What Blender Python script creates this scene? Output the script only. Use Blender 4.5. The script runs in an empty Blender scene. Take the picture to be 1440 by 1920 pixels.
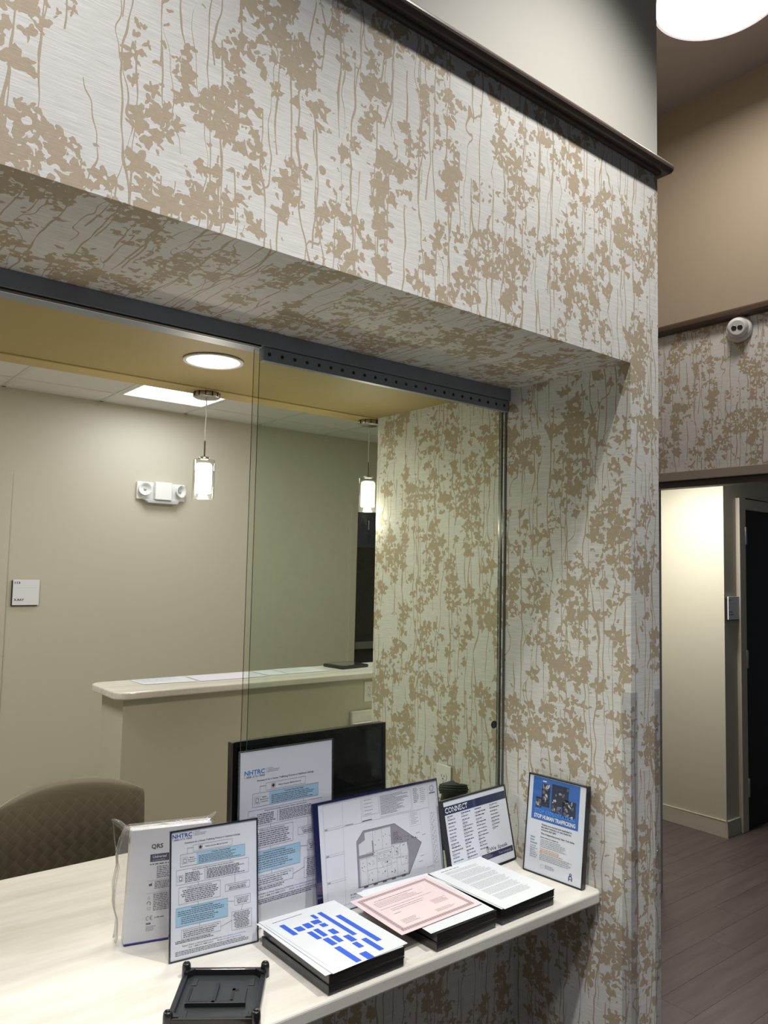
import bpy, bmesh, math, random
from mathutils import Vector, Matrix
R = math.radians
PI = math.pi
sc = bpy.context.scene
col = sc.collection

# ------------------------------------------------------------------ camera
cam_d = bpy.data.cameras.new('camera')
cam = bpy.data.objects.new('camera', cam_d)
col.objects.link(cam)
sc.camera = cam
cam_d.sensor_fit = 'VERTICAL'
cam_d.sensor_height = 24.0
cam_d.lens = 1453.87 / 1920 * 24.0
cam_d.clip_start = 0.02
yaw, pitch, roll = R(38.787), R(4.236), R(1.222)
fwd = Vector((math.sin(yaw) * math.cos(pitch), math.cos(yaw) * math.cos(pitch), math.sin(pitch)))
rgt = Vector((math.cos(yaw), -math.sin(yaw), 0))
upv = rgt.cross(fwd)
r2 = rgt * math.cos(roll) + upv * math.sin(roll)
u2 = upv * math.cos(roll) - rgt * math.sin(roll)
cam.matrix_world = Matrix(((r2.x, u2.x, -fwd.x, 0), (r2.y, u2.y, -fwd.y, -1.26), (r2.z, u2.z, -fwd.z, 1.66), (0, 0, 0, 1)))

# ------------------------------------------------------------------ world, lamps, exposure
sc.view_settings.view_transform = 'Standard'
sc.view_settings.look = 'None'
sc.view_settings.gamma = 1.0
sc.view_settings.exposure = 0.12
try:
    sc.view_settings.use_curve_mapping = False
except Exception:
    pass
w = bpy.data.worlds.new('world')
sc.world = w
w.use_nodes = True
bg = w.node_tree.nodes['Background']
bg.inputs[0].default_value = (0.72, 0.84, 1.0, 1)      # daylight of the lobby's open side behind the camera
bg.inputs[1].default_value = 0.075


def lamp(name, kind, loc, energy, color, size=0.1, spot=None, blend=0.3, target=None, shape=None):
    d = bpy.data.lights.new(name, kind)
    d.energy = energy
    d.color = color
    if kind == 'SPOT':
        d.spot_size = R(spot)
        d.spot_blend = blend
        d.shadow_soft_size = size
    elif kind == 'AREA':
        d.size = size
        if shape:
            d.shape = shape
    else:
        d.shadow_soft_size = size
    o = bpy.data.objects.new(name, d)
    col.objects.link(o)
    o.location = loc
    if target is not None:
        o.rotation_euler = (Vector(target) - Vector(loc)).to_track_quat('-Z', 'Y').to_euler()
    return o


# recessed downlights in the high lobby ceiling, out of the frame
lamp('lobby_downlight', 'SPOT', (1.62, -0.66, 4.12), 255, (1.0, 0.97, 0.92), 0.05, 84, 0.8)
lamp('lobby_downlight', 'SPOT', (-0.1, -0.85, 4.12), 225, (1.0, 0.97, 0.94), 0.06, 96, 0.6)
lamp('lobby_downlight', 'SPOT', (0.35, -1.5, 4.12), 165, (1.0, 0.98, 0.97), 0.22, 100, 0.6)
# ceiling light of the corridor behind the far doorway
lamp('corridor_light', 'AREA', (4.35, 1.35, 2.36), 23, (1.0, 0.975, 0.93), 0.3, target=(4.35, 1.35, 0))

# ------------------------------------------------------------------ materials


class NT:
    def __init__(s, mat):
        s.t = mat.node_tree
        s.n = s.t.nodes
        s.l = s.t.links

    def new(s, typ, **kw):
        nd = s.n.new(typ)
        for k, v in kw.items():
            setattr(nd, k, v)
        return nd

    def put(s, sock, v):
        if isinstance(v, bpy.types.NodeSocket):
            s.l.new(v, sock)
        elif v is not None:
            sock.default_value = v

    def m(s, op, a, b=None, c=None, clamp=False):
        nd = s.new('ShaderNodeMath', operation=op, use_clamp=clamp)
        s.put(nd.inputs[0], a)
        s.put(nd.inputs[1], b)
        s.put(nd.inputs[2], c)
        return nd.outputs[0]

    def v(s, op, a, b=None, scale=None):
        nd = s.new('ShaderNodeVectorMath', operation=op)
        s.put(nd.inputs[0], a)
        s.put(nd.inputs[1], b)
        if scale is not None:
            s.put(nd.inputs['Scale'], scale)
        return nd.outputs['Value'] if op in ('LENGTH', 'DOT_PRODUCT', 'DISTANCE') else nd.outputs[0]

    def xyz(s, x=0.0, y=0.0, z=0.0):
        nd = s.new('ShaderNodeCombineXYZ')
        for i, q in enumerate((x, y, z)):
            s.put(nd.inputs[i], q)
        return nd.outputs[0]

    def sep(s, vv):
        nd = s.new('ShaderNodeSeparateXYZ')
        s.put(nd.inputs[0], vv)
        return nd.outputs

    def noise(s, vec, scale=1.0, detail=2.0, rough=0.5, dims='2D', out='Fac'):
        nd = s.new('ShaderNodeTexNoise', noise_dimensions=dims)
        s.put(nd.inputs['Vector'], vec)
        nd.inputs['Scale'].default_value = scale
        nd.inputs['Detail'].default_value = detail
        nd.inputs['Roughness'].default_value = rough
        return nd.outputs[0] if out == 'Fac' else nd.outputs[1]

    def mixc(s, f, a, b, mode='MIX'):
        nd = s.new('ShaderNodeMix', data_type='RGBA', blend_type=mode)
        s.put(nd.inputs[0], f)
        s.put(nd.inputs[6], a if isinstance(a, bpy.types.NodeSocket) else (*a[:3], 1))
        s.put(nd.inputs[7], b if isinstance(b, bpy.types.NodeSocket) else (*b[:3], 1))
        return nd.outputs[2]

    def bump(s, h, strength=0.2, dist=0.001):
        nd = s.new('ShaderNodeBump')
        nd.inputs['Strength'].default_value = strength
        nd.inputs['Distance'].default_value = dist
        s.put(nd.inputs['Height'], h)
        return nd.outputs[0]


def base_mat(name):
    m = bpy.data.materials.new(name)
    m.use_nodes = True
    return m, NT(m), m.node_tree.nodes['Principled BSDF']


def mat(name, c, rough=0.5, metal=0.0, coat=0.0, emit=0.0, grain=0.0, gscale=60.0, bump=0.0, spec=None, coat_rough=0.04):
    m, n, b = base_mat(name)
    b.inputs['Base Color'].default_value = (*c, 1)
    b.inputs['Roughness'].default_value = rough
    b.inputs['Metallic'].default_value = metal
    if spec is not None:
        b.inputs['Specular IOR Level'].default_value = spec
    if coat:
        b.inputs['Coat Weight'].default_value = coat
        b.inputs['Coat Roughness'].default_value = coat_rough
    if emit:
        b.inputs['Emission Color'].default_value = (*c, 1)
        b.inputs['Emission Strength'].default_value = emit
    if grain or bump:
        tc = n.new('ShaderNodeTexCoord')
        f = n.noise(tc.outputs['Object'], gscale, 4, 0.6, '3D')
        if grain:
            k = n.m('MULTIPLY_ADD', f, grain * 2, 1 - grain)
            n.put(b.inputs['Base Color'], n.mixc(1.0, c, n.xyz(k, k, k), 'MULTIPLY'))
        if bump:
            n.put(b.inputs['Normal'], n.bump(f, bump, 0.002))
    return m


def wallpaper_mat():
    m, n, b = base_mat('floral_wallpaper')
    uv = n.new('ShaderNodeUVMap').outputs[0]
    wn = n.v('SUBTRACT', n.noise(uv, 34, 2, 0.6, '2D', 'Color'), (0.5, 0.5, 0.5))
    p = n.v('ADD', uv, n.v('SCALE', wn, None, 0.021))
    wn2 = n.v('SUBTRACT', n.noise(uv, 120, 2, 0.5, '2D', 'Color'), (0.5, 0.5, 0.5))
    p = n.v('ADD', p, n.v('SCALE', wn2, None, 0.002))

    def cluster(vec):
        return n.noise(n.v('MULTIPLY', vec, (9.0, 5.5, 0)), 1.0, 2.0, 0.55)

    def blossoms(scale, petals, a, bb, thr, k, hole, off):
        P = n.v('ADD', n.v('SCALE', p, None, scale), (off, off * 1.7, 0))
        vo = n.new('ShaderNodeTexVoronoi', voronoi_dimensions='2D')
        n.put(vo.inputs['Vector'], P)
        vo.inputs['Scale'].default_value = 1.0
        vo.inputs['Randomness'].default_value = 0.95
        pos = vo.outputs['Position']
        cr, cg, cb = n.sep(vo.outputs['Color'])
        d = n.v('SUBTRACT', P, pos)
        dx, dy, _ = n.sep(d)
        r = n.v('LENGTH', d)
        th = n.m('ARCTAN2', dy, dx)
        pet = n.m('MULTIPLY_ADD', n.m('COSINE', n.m('ADD', n.m('MULTIPLY', th, petals), n.m('MULTIPLY', cb, 6.28))), 0.27, 0.73)
        rr = n.m('MULTIPLY', n.m('MULTIPLY_ADD', cr, bb, a), pet)
        ins = n.m('LESS_THAN', r, rr)
        cpos = n.v('SCALE', n.v('SUBTRACT', pos, (off, off * 1.7, 0)), None, 1.0 / scale)
        keep = n.m('GREATER_THAN', cluster(cpos), n.m('MULTIPLY_ADD', cg, k, thr))
        o = n.m('MULTIPLY', ins, keep)
        if hole:
            ho = n.m('MULTIPLY', n.m('LESS_THAN', r, n.m('MULTIPLY', n.m('MULTIPLY_ADD', cr, bb, a), 0.20)), n.m('GREATER_THAN', cb, 0.55))
            o = n.m('MULTIPLY', o, n.m('SUBTRACT', 1.0, ho))
        return o

    masks = [blossoms(21, 5, 0.30, 0.48, 0.40, 0.34, True, 0.0),
             blossoms(34, 3, 0.22, 0.55, 0.39, 0.34, False, 13.3),
             blossoms(27, 4, 0.24, 0.48, 0.44, 0.34, True, 71.9),
             blossoms(55, 2, 0.14, 0.46, 0.36, 0.40, False, 37.1)]
    ux, vy, _ = n.sep(uv)

    def stems(period, seed, hw, thr, sway):
        s0 = n.noise(n.xyz(n.m('MULTIPLY_ADD', ux, 5.0, seed), n.m('MULTIPLY', vy, 2.6), 0), 1.0, 3.0, 0.55)
        u1 = n.m('ADD', n.m('MULTIPLY_ADD', s0, sway, ux), seed)
        q = n.m('DIVIDE', u1, period)
        kf = n.m('FLOOR', q)
        f = n.m('SUBTRACT', q, kf)
        wnz = n.new('ShaderNodeTexWhiteNoise', noise_dimensions='1D')
        n.put(wnz.inputs['W'], n.m('ADD', kf, seed))
        j = n.m('MULTIPLY_ADD', wnz.outputs['Value'], 0.7, 0.15)
        d = n.m('MULTIPLY', n.m('ABSOLUTE', n.m('SUBTRACT', f, j)), period)
        ex = n.noise(n.xyz(n.m('MULTIPLY', kf, 7.37), n.m('MULTIPLY_ADD', vy, 3.2, seed), 0), 1.0, 1.0)
        wd = n.m('MULTIPLY', n.noise(n.xyz(n.m('MULTIPLY', kf, 3.1), n.m('MULTIPLY', vy, 14.0), 0), 1.0, 1.0), hw * 2)
        return n.m('MULTIPLY', n.m('LESS_THAN', d, wd), n.m('GREATER_THAN', ex, thr))

    masks += [stems(0.040, 3.7, 0.0015, 0.46, 0.05), stems(0.060, 9.1, 0.0018, 0.44, 0.10), stems(0.075, 21.4, 0.0012, 0.46, 0.22)]
    t = masks[0]
    for q in masks[1:]:
        t = n.m('MAXIMUM', t, q)
    gr = n.noise(n.v('MULTIPLY', uv, (16, 380, 0)), 1.0, 3.0, 0.65)
    gr2 = n.noise(n.v('MULTIPLY', uv, (90, 90, 0)), 1.0, 2.0, 0.6)
    base = n.mixc(n.m('MULTIPLY_ADD', n.m('SUBTRACT', gr, 0.5), 2.0, 0.5, clamp=True), (0.57, 0.565, 0.54), (0.76, 0.755, 0.735))
    tan = n.mixc(gr2, (0.395, 0.325, 0.235), (0.455, 0.385, 0.285))
    c = n.mixc(t, base, tan)
    n.put(b.inputs['Base Color'], c)
    b.inputs['Roughness'].default_value = 0.6
    b.inputs['Specular IOR Level'].default_value = 0.3
    n.put(b.inputs['Normal'], n.bump(gr, 0.25, 0.0008))
    return m


def paint_mat(name, c, rough=0.6, bump=0.06):
    m, n, b = base_mat(name)
    tc = n.new('ShaderNodeTexCoord')
    f = n.noise(tc.outputs['Object'], 260, 2, 0.5, '3D')
    g = n.noise(tc.outputs['Object'], 1.3, 2, 0.5, '3D')
    k = n.m('MULTIPLY_ADD', g, 0.06, 0.97)
    n.put(b.inputs['Base Color'], n.mixc(1.0, c, n.xyz(k, k, k), 'MULTIPLY'))
    b.inputs['Roughness'].default_value = rough
    n.put(b.inputs['Normal'], n.bump(f, bump, 0.001))
    return m


def streak_mat(name, c1, c2, axis_scale, rough, bump=0.0, coat=0.0, per_object=0.0, c3=None):
    """wood-like streaks; axis_scale small along the grain"""
    m, n, b = base_mat(name)
    tc = n.new('ShaderNodeTexCoord')
    vec = n.v('MULTIPLY', tc.outputs['Object'], axis_scale)
    if per_object:
        oi = n.new('ShaderNodeObjectInfo')
        vec = n.v('ADD', vec, n.v('SCALE', n.xyz(oi.outputs['Random'], oi.outputs['Random'], oi.outputs['Random']), None, 40.0))
    f = n.noise(vec, 1.0, 5, 0.62, '3D')
    f2 = n.m('MULTIPLY_ADD', n.m('SUBTRACT', f, 0.5), 2.2, 0.5, clamp=True)
    c = n.mixc(f2, c1, c2)
    if c3:
        g = n.noise(n.v('MULTIPLY', vec, (0.35, 0.45, 0.4)), 1.0, 3, 0.6, '3D')
        g2 = n.m('MULTIPLY_ADD', n.m('SUBTRACT', g, 0.56), 5.0, 0.0, clamp=True)
        c = n.mixc(n.m('MULTIPLY', g2, 0.75), c, c3)
    if per_object:
        k = n.m('MULTIPLY_ADD', oi.outputs['Random'], per_object, 1 - per_object / 2)
        c = n.mixc(1.0, c, n.xyz(k, k, k), 'MULTIPLY')
    n.put(b.inputs['Base Color'], c)
    b.inputs['Roughness'].default_value = rough
    if coat:
        b.inputs['Coat Weight'].default_value = coat
    if bump:
        n.put(b.inputs['Normal'], n.bump(f, bump, 0.001))
    return m


def clear_mat(name, tint, gloss=0.9, rough=0.02, haze=0.0, ior=1.45, hazecol=(0.9, 0.92, 0.95), bump=0.0, bscale=30):
    m = bpy.data.materials.new(name)
    m.use_nodes = True
    n = NT(m)
    n.n.clear()
    tr = n.new('ShaderNodeBsdfTransparent')
    tr.inputs[0].default_value = (*tint, 1)
    gl = n.new('ShaderNodeBsdfGlossy')
    gl.inputs['Roughness'].default_value = rough
    lw = n.new('ShaderNodeLayerWeight')
    f0 = ((ior - 1) / (ior + 1)) ** 2
    if bump:
        tc = n.new('ShaderNodeTexCoord')
        h = n.noise(tc.outputs['Object'], bscale, 3, 0.6, '3D')
        nb = n.bump(h, bump, 0.01)
        n.put(gl.inputs['Normal'], nb)
        n.put(lw.inputs['Normal'], nb)
    last = tr.outputs[0]
    if haze:
        df = n.new('ShaderNodeBsdfDiffuse')
        df.inputs[0].default_value = (*hazecol, 1)
        mx = n.new('ShaderNodeMixShader')
        mx.inputs[0].default_value = haze
        n.l.new(last, mx.inputs[1])
        n.l.new(df.outputs[0], mx.inputs[2])
        last = mx.outputs[0]
    mx = n.new('ShaderNodeMixShader')
    n.put(mx.inputs[0], n.m('MULTIPLY', n.m('MULTIPLY_ADD', n.m('POWER', lw.outputs['Facing'], 5.0), 1 - f0, f0), gloss))
    n.l.new(last, mx.inputs[1])
    n.l.new(gl.outputs[0], mx.inputs[2])
    out = n.new('ShaderNodeOutputMaterial')
    n.l.new(mx.outputs[0], out.inputs[0])
    return m


def emit_mat(name, c, strength):
    m = bpy.data.materials.new(name)
    m.use_nodes = True
    n = NT(m)
    n.n.clear()
    e = n.new('ShaderNodeEmission')
    e.inputs[0].default_value = (*c, 1)
    e.inputs[1].default_value = strength
    out = n.new('ShaderNodeOutputMaterial')
    n.l.new(e.outputs[0], out.inputs[0])
    return m


def weave_mat():
    m, n, b = base_mat('woven_vinyl')
    tc = n.new('ShaderNodeTexCoord')
    x, y, z = n.sep(tc.outputs['Object'])
    a = n.m('MULTIPLY', n.m('ADD', x, z), 24.0)
    c = n.m('MULTIPLY', n.m('SUBTRACT', x, z), 24.0)
    fa, fc = n.m('FRACT', a), n.m('FRACT', c)
    chk = n.m('MODULO', n.m('ABSOLUTE', n.m('ADD', n.m('FLOOR', a), n.m('FLOOR', c))), 2.0)
    la = n.m('LESS_THAN', fa, 0.09)
    lc = n.m('LESS_THAN', fc, 0.09)
    ridge = n.m('ADD', n.m('MULTIPLY', chk, n.m('SINE', n.m('MULTIPLY', fa, PI))), n.m('MULTIPLY', n.m('SUBTRACT', 1.0, chk), n.m('SINE', n.m('MULTIPLY', fc, PI))))
    line = n.m('MAXIMUM', la, lc)
    top = n.m('GREATER_THAN', z, 0.445)
    h = n.m('MULTIPLY', n.m('SUBTRACT', ridge, line), n.m('SUBTRACT', 1.0, top))
    ln = n.m('MULTIPLY', line, n.m('SUBTRACT', 1.0, top))
    n.put(b.inputs['Base Color'], n.mixc(n.m('MULTIPLY', ln, 1.0), (0.16, 0.138, 0.096), (0.20, 0.173, 0.124)))
    b.inputs['Roughness'].default_value = 0.5
    n.put(b.inputs['Normal'], n.bump(h, 0.35, 0.003))
    return m


WP = wallpaper_mat()
PAINT_UP = paint_mat('pale_greige_paint', (0.60, 0.585, 0.53))
PAINT_TAN_DIM = paint_mat('dim_tan_paint', (0.40, 0.33, 0.24))  # browner tan; the far wall's dimmer light is put into the colour
PAINT_OFF = paint_mat('office_beige_paint', (0.52, 0.495, 0.40))
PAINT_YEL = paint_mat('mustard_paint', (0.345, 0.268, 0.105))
PAINT_YEL_LIT = paint_mat('lit_mustard_paint', (0.43, 0.33, 0.135))  # lighter mustard; brighter light on the header board is put into its colour
PAINT_CEIL = paint_mat('lobby_ceiling_paint', (0.46, 0.42, 0.41))
PAINT_WHITE = paint_mat('white_ceiling_paint', (0.70, 0.69, 0.66))
PAINT_FRAME = paint_mat('putty_frame_paint', (0.35, 0.30, 0.25), 0.4)
PAINT_FRAME2 = paint_mat('beige_frame_paint', (0.52, 0.485, 0.395), 0.4)
DARKROOM = mat('dark_room_paint', (0.05, 0.048, 0.045), 0.7)
WOOD_DK = streak_mat('dark_brown_wood', (0.075, 0.056, 0.047), (0.14, 0.108, 0.09), (3, 90, 90), 0.32, 0.1)
WOOD_DK_Y = streak_mat('dark_brown_wood_cross', (0.055, 0.035, 0.022), (0.10, 0.066, 0.045), (90, 3, 90), 0.32, 0.1)
DOORWOOD = streak_mat('espresso_door_veneer', (0.012, 0.010, 0.008), (0.020, 0.015, 0.011), (60, 60, 3), 0.62, 0.05)
PLANK = streak_mat('vinyl_plank', (0.075, 0.056, 0.053), (0.125, 0.097, 0.09), (2.0, 24, 24), 0.45, 0.1, 0, 0.08)
LAMINATE = streak_mat('whitewashed_laminate', (0.56, 0.535, 0.48), (0.74, 0.725, 0.68), (2.4, 18, 18), 0.38, 0.0, 0.15, 0, (0.47, 0.41, 0.34))
METAL_RAIL = mat('blue_grey_aluminium', (0.25, 0.285, 0.345), 0.45, 0.2)
DARKGAP = mat('black_rubber', (0.012, 0.012, 0.013), 0.6)
NICKEL = mat('brushed_nickel', (0.50, 0.47, 0.43), 0.3, 1.0)
STEEL = mat('satin_steel', (0.55, 0.55, 0.54), 0.35, 1.0)
BLACKP = mat('black_plastic', (0.010, 0.010, 0.012), 0.33, 0, 0.3)
BLACKG = mat('black_gloss', (0.006, 0.006, 0.008), 0.12, 0, 1.0)
TRAYP = mat('charcoal_moulded_plastic', (0.022, 0.026, 0.028), 0.42, 0, 0.15, bump=0.05, gscale=600)
WHITEP = mat('white_plastic', (0.78, 0.78, 0.76), 0.35)
GREYP = mat('grey_plastic', (0.45, 0.46, 0.47), 0.4)
PAPER = mat('white_paper', (0.64, 0.67, 0.71), 0.7)
PAPER_C = mat('white_paper_under_acrylic', (0.66, 0.70, 0.78), 0.6, 0, 0.8)
PAPER_P = mat('pink_certificate_paper', (0.68, 0.565, 0.585), 0.7)
CARD = mat('white_cardboard', (0.74, 0.75, 0.79), 0.5)
CREAM = mat('cream_card', (0.70, 0.66, 0.56), 0.6)
NAVY = mat('navy_edge', (0.012, 0.014, 0.07), 0.2, 0, 1.0)
NAVYK = mat('black_navy_edge', (0.010, 0.010, 0.022), 0.25, 0, 0.6)
GLASS = clear_mat('green_tint_glass', (0.935, 0.955, 0.925), 0.5, 0.01, 0.003, 1.45, (0.75, 0.8, 0.78))
GLASS_EDGE = mat('dark_glass_edge', (0.01, 0.018, 0.015), 0.15, 0, 0.5)
CLEAR = clear_mat('clear_acrylic', (0.94, 0.95, 0.96), 0.8, 0.03, 0.02)
CLEARG = clear_mat('clear_pendant_glass', (0.95, 0.95, 0.94), 1.0, 0.02, 0.006)
GUARD = clear_mat('clear_corner_guard', (0.965, 0.965, 0.97), 0.7, 0.10, 0.03, 1.45, (0.6, 0.58, 0.62))
FILM = clear_mat('crinkled_plastic_film', (0.965, 0.965, 0.97), 1.0, 0.14, 0.085, 1.5, (0.9, 0.9, 0.92), 0.7, 26)
WRAP = clear_mat('shrink_wrap', (0.97, 0.97, 0.97), 0.8, 0.06, 0.002, 1.45, (0.9, 0.9, 0.92), 0.25, 35)
WEAVE = weave_mat()
FABRIC_DK = mat('dark_olive_fabric', (0.030, 0.036, 0.032), 0.7, grain=0.3, gscale=120, bump=0.3)
DIFF_W = emit_mat('lamp_diffuser', (1.0, 0.96, 0.92), 4.5)
DIFF_DOWN = emit_mat('downlight_lens', (1.0, 0.93, 0.80), 5.0)
DIFF_PANEL = emit_mat('panel_lens', (0.90, 0.95, 1.0), 2.6)
DIFF_PEND = emit_mat('frosted_glow_glass', (1.0, 0.93, 0.80), 5.0)
RIMGLOW = emit_mat('lamp_rim', (1.0, 0.85, 0.83), 0.80)
BLUE1 = mat('ink_bright_blue', (0.025, 0.10, 0.62), 0.6)
INK = {}


def ink(c, coat=0.0):
    k = (tuple(round(q, 3) for q in c), coat)
    if k not in INK:
        INK[k] = mat('ink_%d' % len(INK), c, 0.6, 0, coat)
    return INK[k]


# ------------------------------------------------------------------ mesh helpers
class MB:
    def __init__(s):
        s.v = []
        s.f = []
        s.mi = []
        s.mats = []
        s.sm = []

    def mid(s, m):
        if m not in s.mats:
            s.mats.append(m)
        return s.mats.index(m)

    def poly(s, pts, m, smooth=False):
        b = len(s.v)
        s.v += [tuple(p) for p in pts]
        s.f.append(tuple(range(b, b + len(pts))))
        s.mi.append(s.mid(m))
        s.sm.append(smooth)

    def faces(s, vs, fs, m, smooth=False):
        b = len(s.v)
        s.v += [tuple(p) for p in vs]
        k = s.mid(m)
        for f in fs:
            s.f.append(tuple(b + i for i in f))
            s.mi.append(k)
            s.sm.append(smooth)

    def box(s, x0, x1, y0, y1, z0, z1, m, mx=None):
        vs = [(x, y, z) for z in (z0, z1) for y in (y0, y1) for x in (x0, x1)]
        if mx is not None:
            vs = [mx @ Vector(q) for q in vs]
        s.faces(vs, [(0, 2, 3, 1), (4, 5, 7, 6), (0, 1, 5, 4), (2, 6, 7, 3), (0, 4, 6, 2), (1, 3, 7, 5)], m)

    def prism(s, pts, axis, a, b, m, smooth=False):
        """extrude a 2D outline along axis (0,1,2) from a to b; outline in the remaining two axes in order"""
        def P(p, q):
            l = [p[0], p[1]]
            l.insert(axis, q)
            return tuple(l)
        k = len(pts)
        vs = [P(p, a) for p in pts] + [P(p, b) for p in pts]
        fs = [(i, (i + 1) % k, k + (i + 1) % k, k + i) for i in range(k)]
        s.faces(vs, fs, m, smooth)
        s.faces(vs, [tuple(range(k))[::-1], tuple(range(k, 2 * k))], m)

    def lathe(s, prof, m, n=24, center=(0, 0, 0), mx=None, smooth=True):
        vs = []
        for r, z in prof:
            for i in range(n):
                a = 2 * PI * i / n
                p = Vector((center[0] + r * math.cos(a), center[1] + r * math.sin(a), center[2] + z))
                if mx is not None:
                    p = mx @ p
                vs.append(p)
        fs = []
        for j in range(len(prof) - 1):
            for i in range(n):
                k = (i + 1) % n
                fs.append((j * n + i, j * n + k, (j + 1) * n + k, (j + 1) * n + i))
        s.faces(vs, fs, m, smooth)
        if prof[0][0] > 1e-5:
            s.faces(vs[:n], [tuple(range(n))[::-1]], m)
        if prof[-1][0] > 1e-5:
            s.faces(vs[-n:], [tuple(range(n))], m)

    def tube(s, pts, r, m, n=8):
        pts = [Vector(p) for p in pts]
        vs = []
        for i, p in enumerate(pts):
            t = (pts[min(i + 1, len(pts) - 1)] - pts[max(i - 1, 0)]).normalized()
            a = Vector((0, 0, 1)) if abs(t.z) < 0.9 else Vector((1, 0, 0))
            x = t.cross(a).normalized()
            y = t.cross(x)
            for k in range(n):
                g = 2 * PI * k / n
                vs.append(p + (x * math.cos(g) + y * math.sin(g)) * (r if not isinstance(r, (list, tuple)) else r[i]))
        fs = []
        for j in range(len(pts) - 1):
            for i in range(n):
                k = (i + 1) % n
                fs.append((j * n + i, j * n + k, (j + 1) * n + k, (j + 1) * n + i))
        s.faces(vs, fs, m, True)
        s.faces(vs[:n], [tuple(range(n))[::-1]], m)
        s.faces(vs[-n:], [tuple(range(n))], m)

    def build(s, name, parent=None, bevel=0.0, seg=2, uv=False, fix=True):
        me = bpy.data.meshes.new(name)
        me.from_pydata(s.v, [], s.f)
        for m in s.mats:
            me.materials.append(m)
        me.polygons.foreach_set('material_index', s.mi)
        me.polygons.foreach_set('use_smooth', s.sm)
        if fix or bevel:
            bm = bmesh.new()
            bm.from_mesh(me)
            bmesh.ops.remove_doubles(bm, verts=bm.verts, dist=1e-6)
            bmesh.ops.recalc_face_normals(bm, faces=bm.faces)
            bm.to_mesh(me)
            bm.free()
        if uv:
            lay = me.uv_layers.new(name='UVMap')
            for p in me.polygons:
                nx, ny, nz = (abs(q) for q in p.normal)
                for li in p.loop_indices:
                    c = me.vertices[me.loops[li].vertex_index].co
                    if ny >= nx and ny >= nz:
                        q = (c.x, c.z)
                    elif nx >= nz:
                        q = (1.903 - c.y, c.z)
                    else:
                        q = (c.x, 2.263 - c.y)
                    lay.data[li].uv = q
        me.update()
        o = bpy.data.objects.new(name, me)
        col.objects.link(o)
        if parent is not None:
            o.parent = parent
        if bevel:
            md = o.modifiers.new('bevel', 'BEVEL')
            md.width = bevel
            md.segments = seg
            md.limit_method = 'ANGLE'
            md.angle_limit = R(40)
        return o


def tag(o, label=None, cat=None, group=None, kind=None):
    if label:
        o['label'] = label
    if cat:
        o['category'] = cat
    if group:
        o['group'] = group
    if kind:
        o['kind'] = kind
    return o


def empty(name, mx=None, loc=None):
    o = bpy.data.objects.new(name, None)
    o.empty_display_size = 0.05
    col.objects.link(o)
    if mx is not None:
        o.matrix_world = mx
    if loc is not None:
        o.location = loc
    return o


def struct(o, label=None, cat=None):
    return tag(o, label, cat, None, 'structure')


def quick(name, parent, m, *boxes, bevel=0.0):
    b = MB()
    for q in boxes:
        b.box(*q, m)
    return b.build(name, parent, bevel)


# ------------------------------------------------------------------ printing on flat sheets
FONT_CACHE = {}


def text_shape(s, bold):
    k = (s, bold)
    if k not in FONT_CACHE:
        cu = bpy.data.curves.new('t', 'FONT')
        cu.body = s
        cu.size = 1.0
        cu.resolution_u = 2
        cu.offset = bold
        o = bpy.data.objects.new('t', cu)
        col.objects.link(o)
        dg = bpy.context.evaluated_depsgraph_get()
        me = o.evaluated_get(dg).to_mesh()
        vs = [(v.co.x, v.co.y) for v in me.vertices]
        fs = [tuple(p.vertices) for p in me.polygons]
        o.evaluated_get(dg).to_mesh_clear()
        bpy.data.objects.remove(o)
        bpy.data.curves.remove(cu)
        xs = [v[0] for v in vs] or [0]
        FONT_CACHE[k] = (vs, fs, min(xs), max(xs))
    return FONT_CACHE[k]


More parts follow.
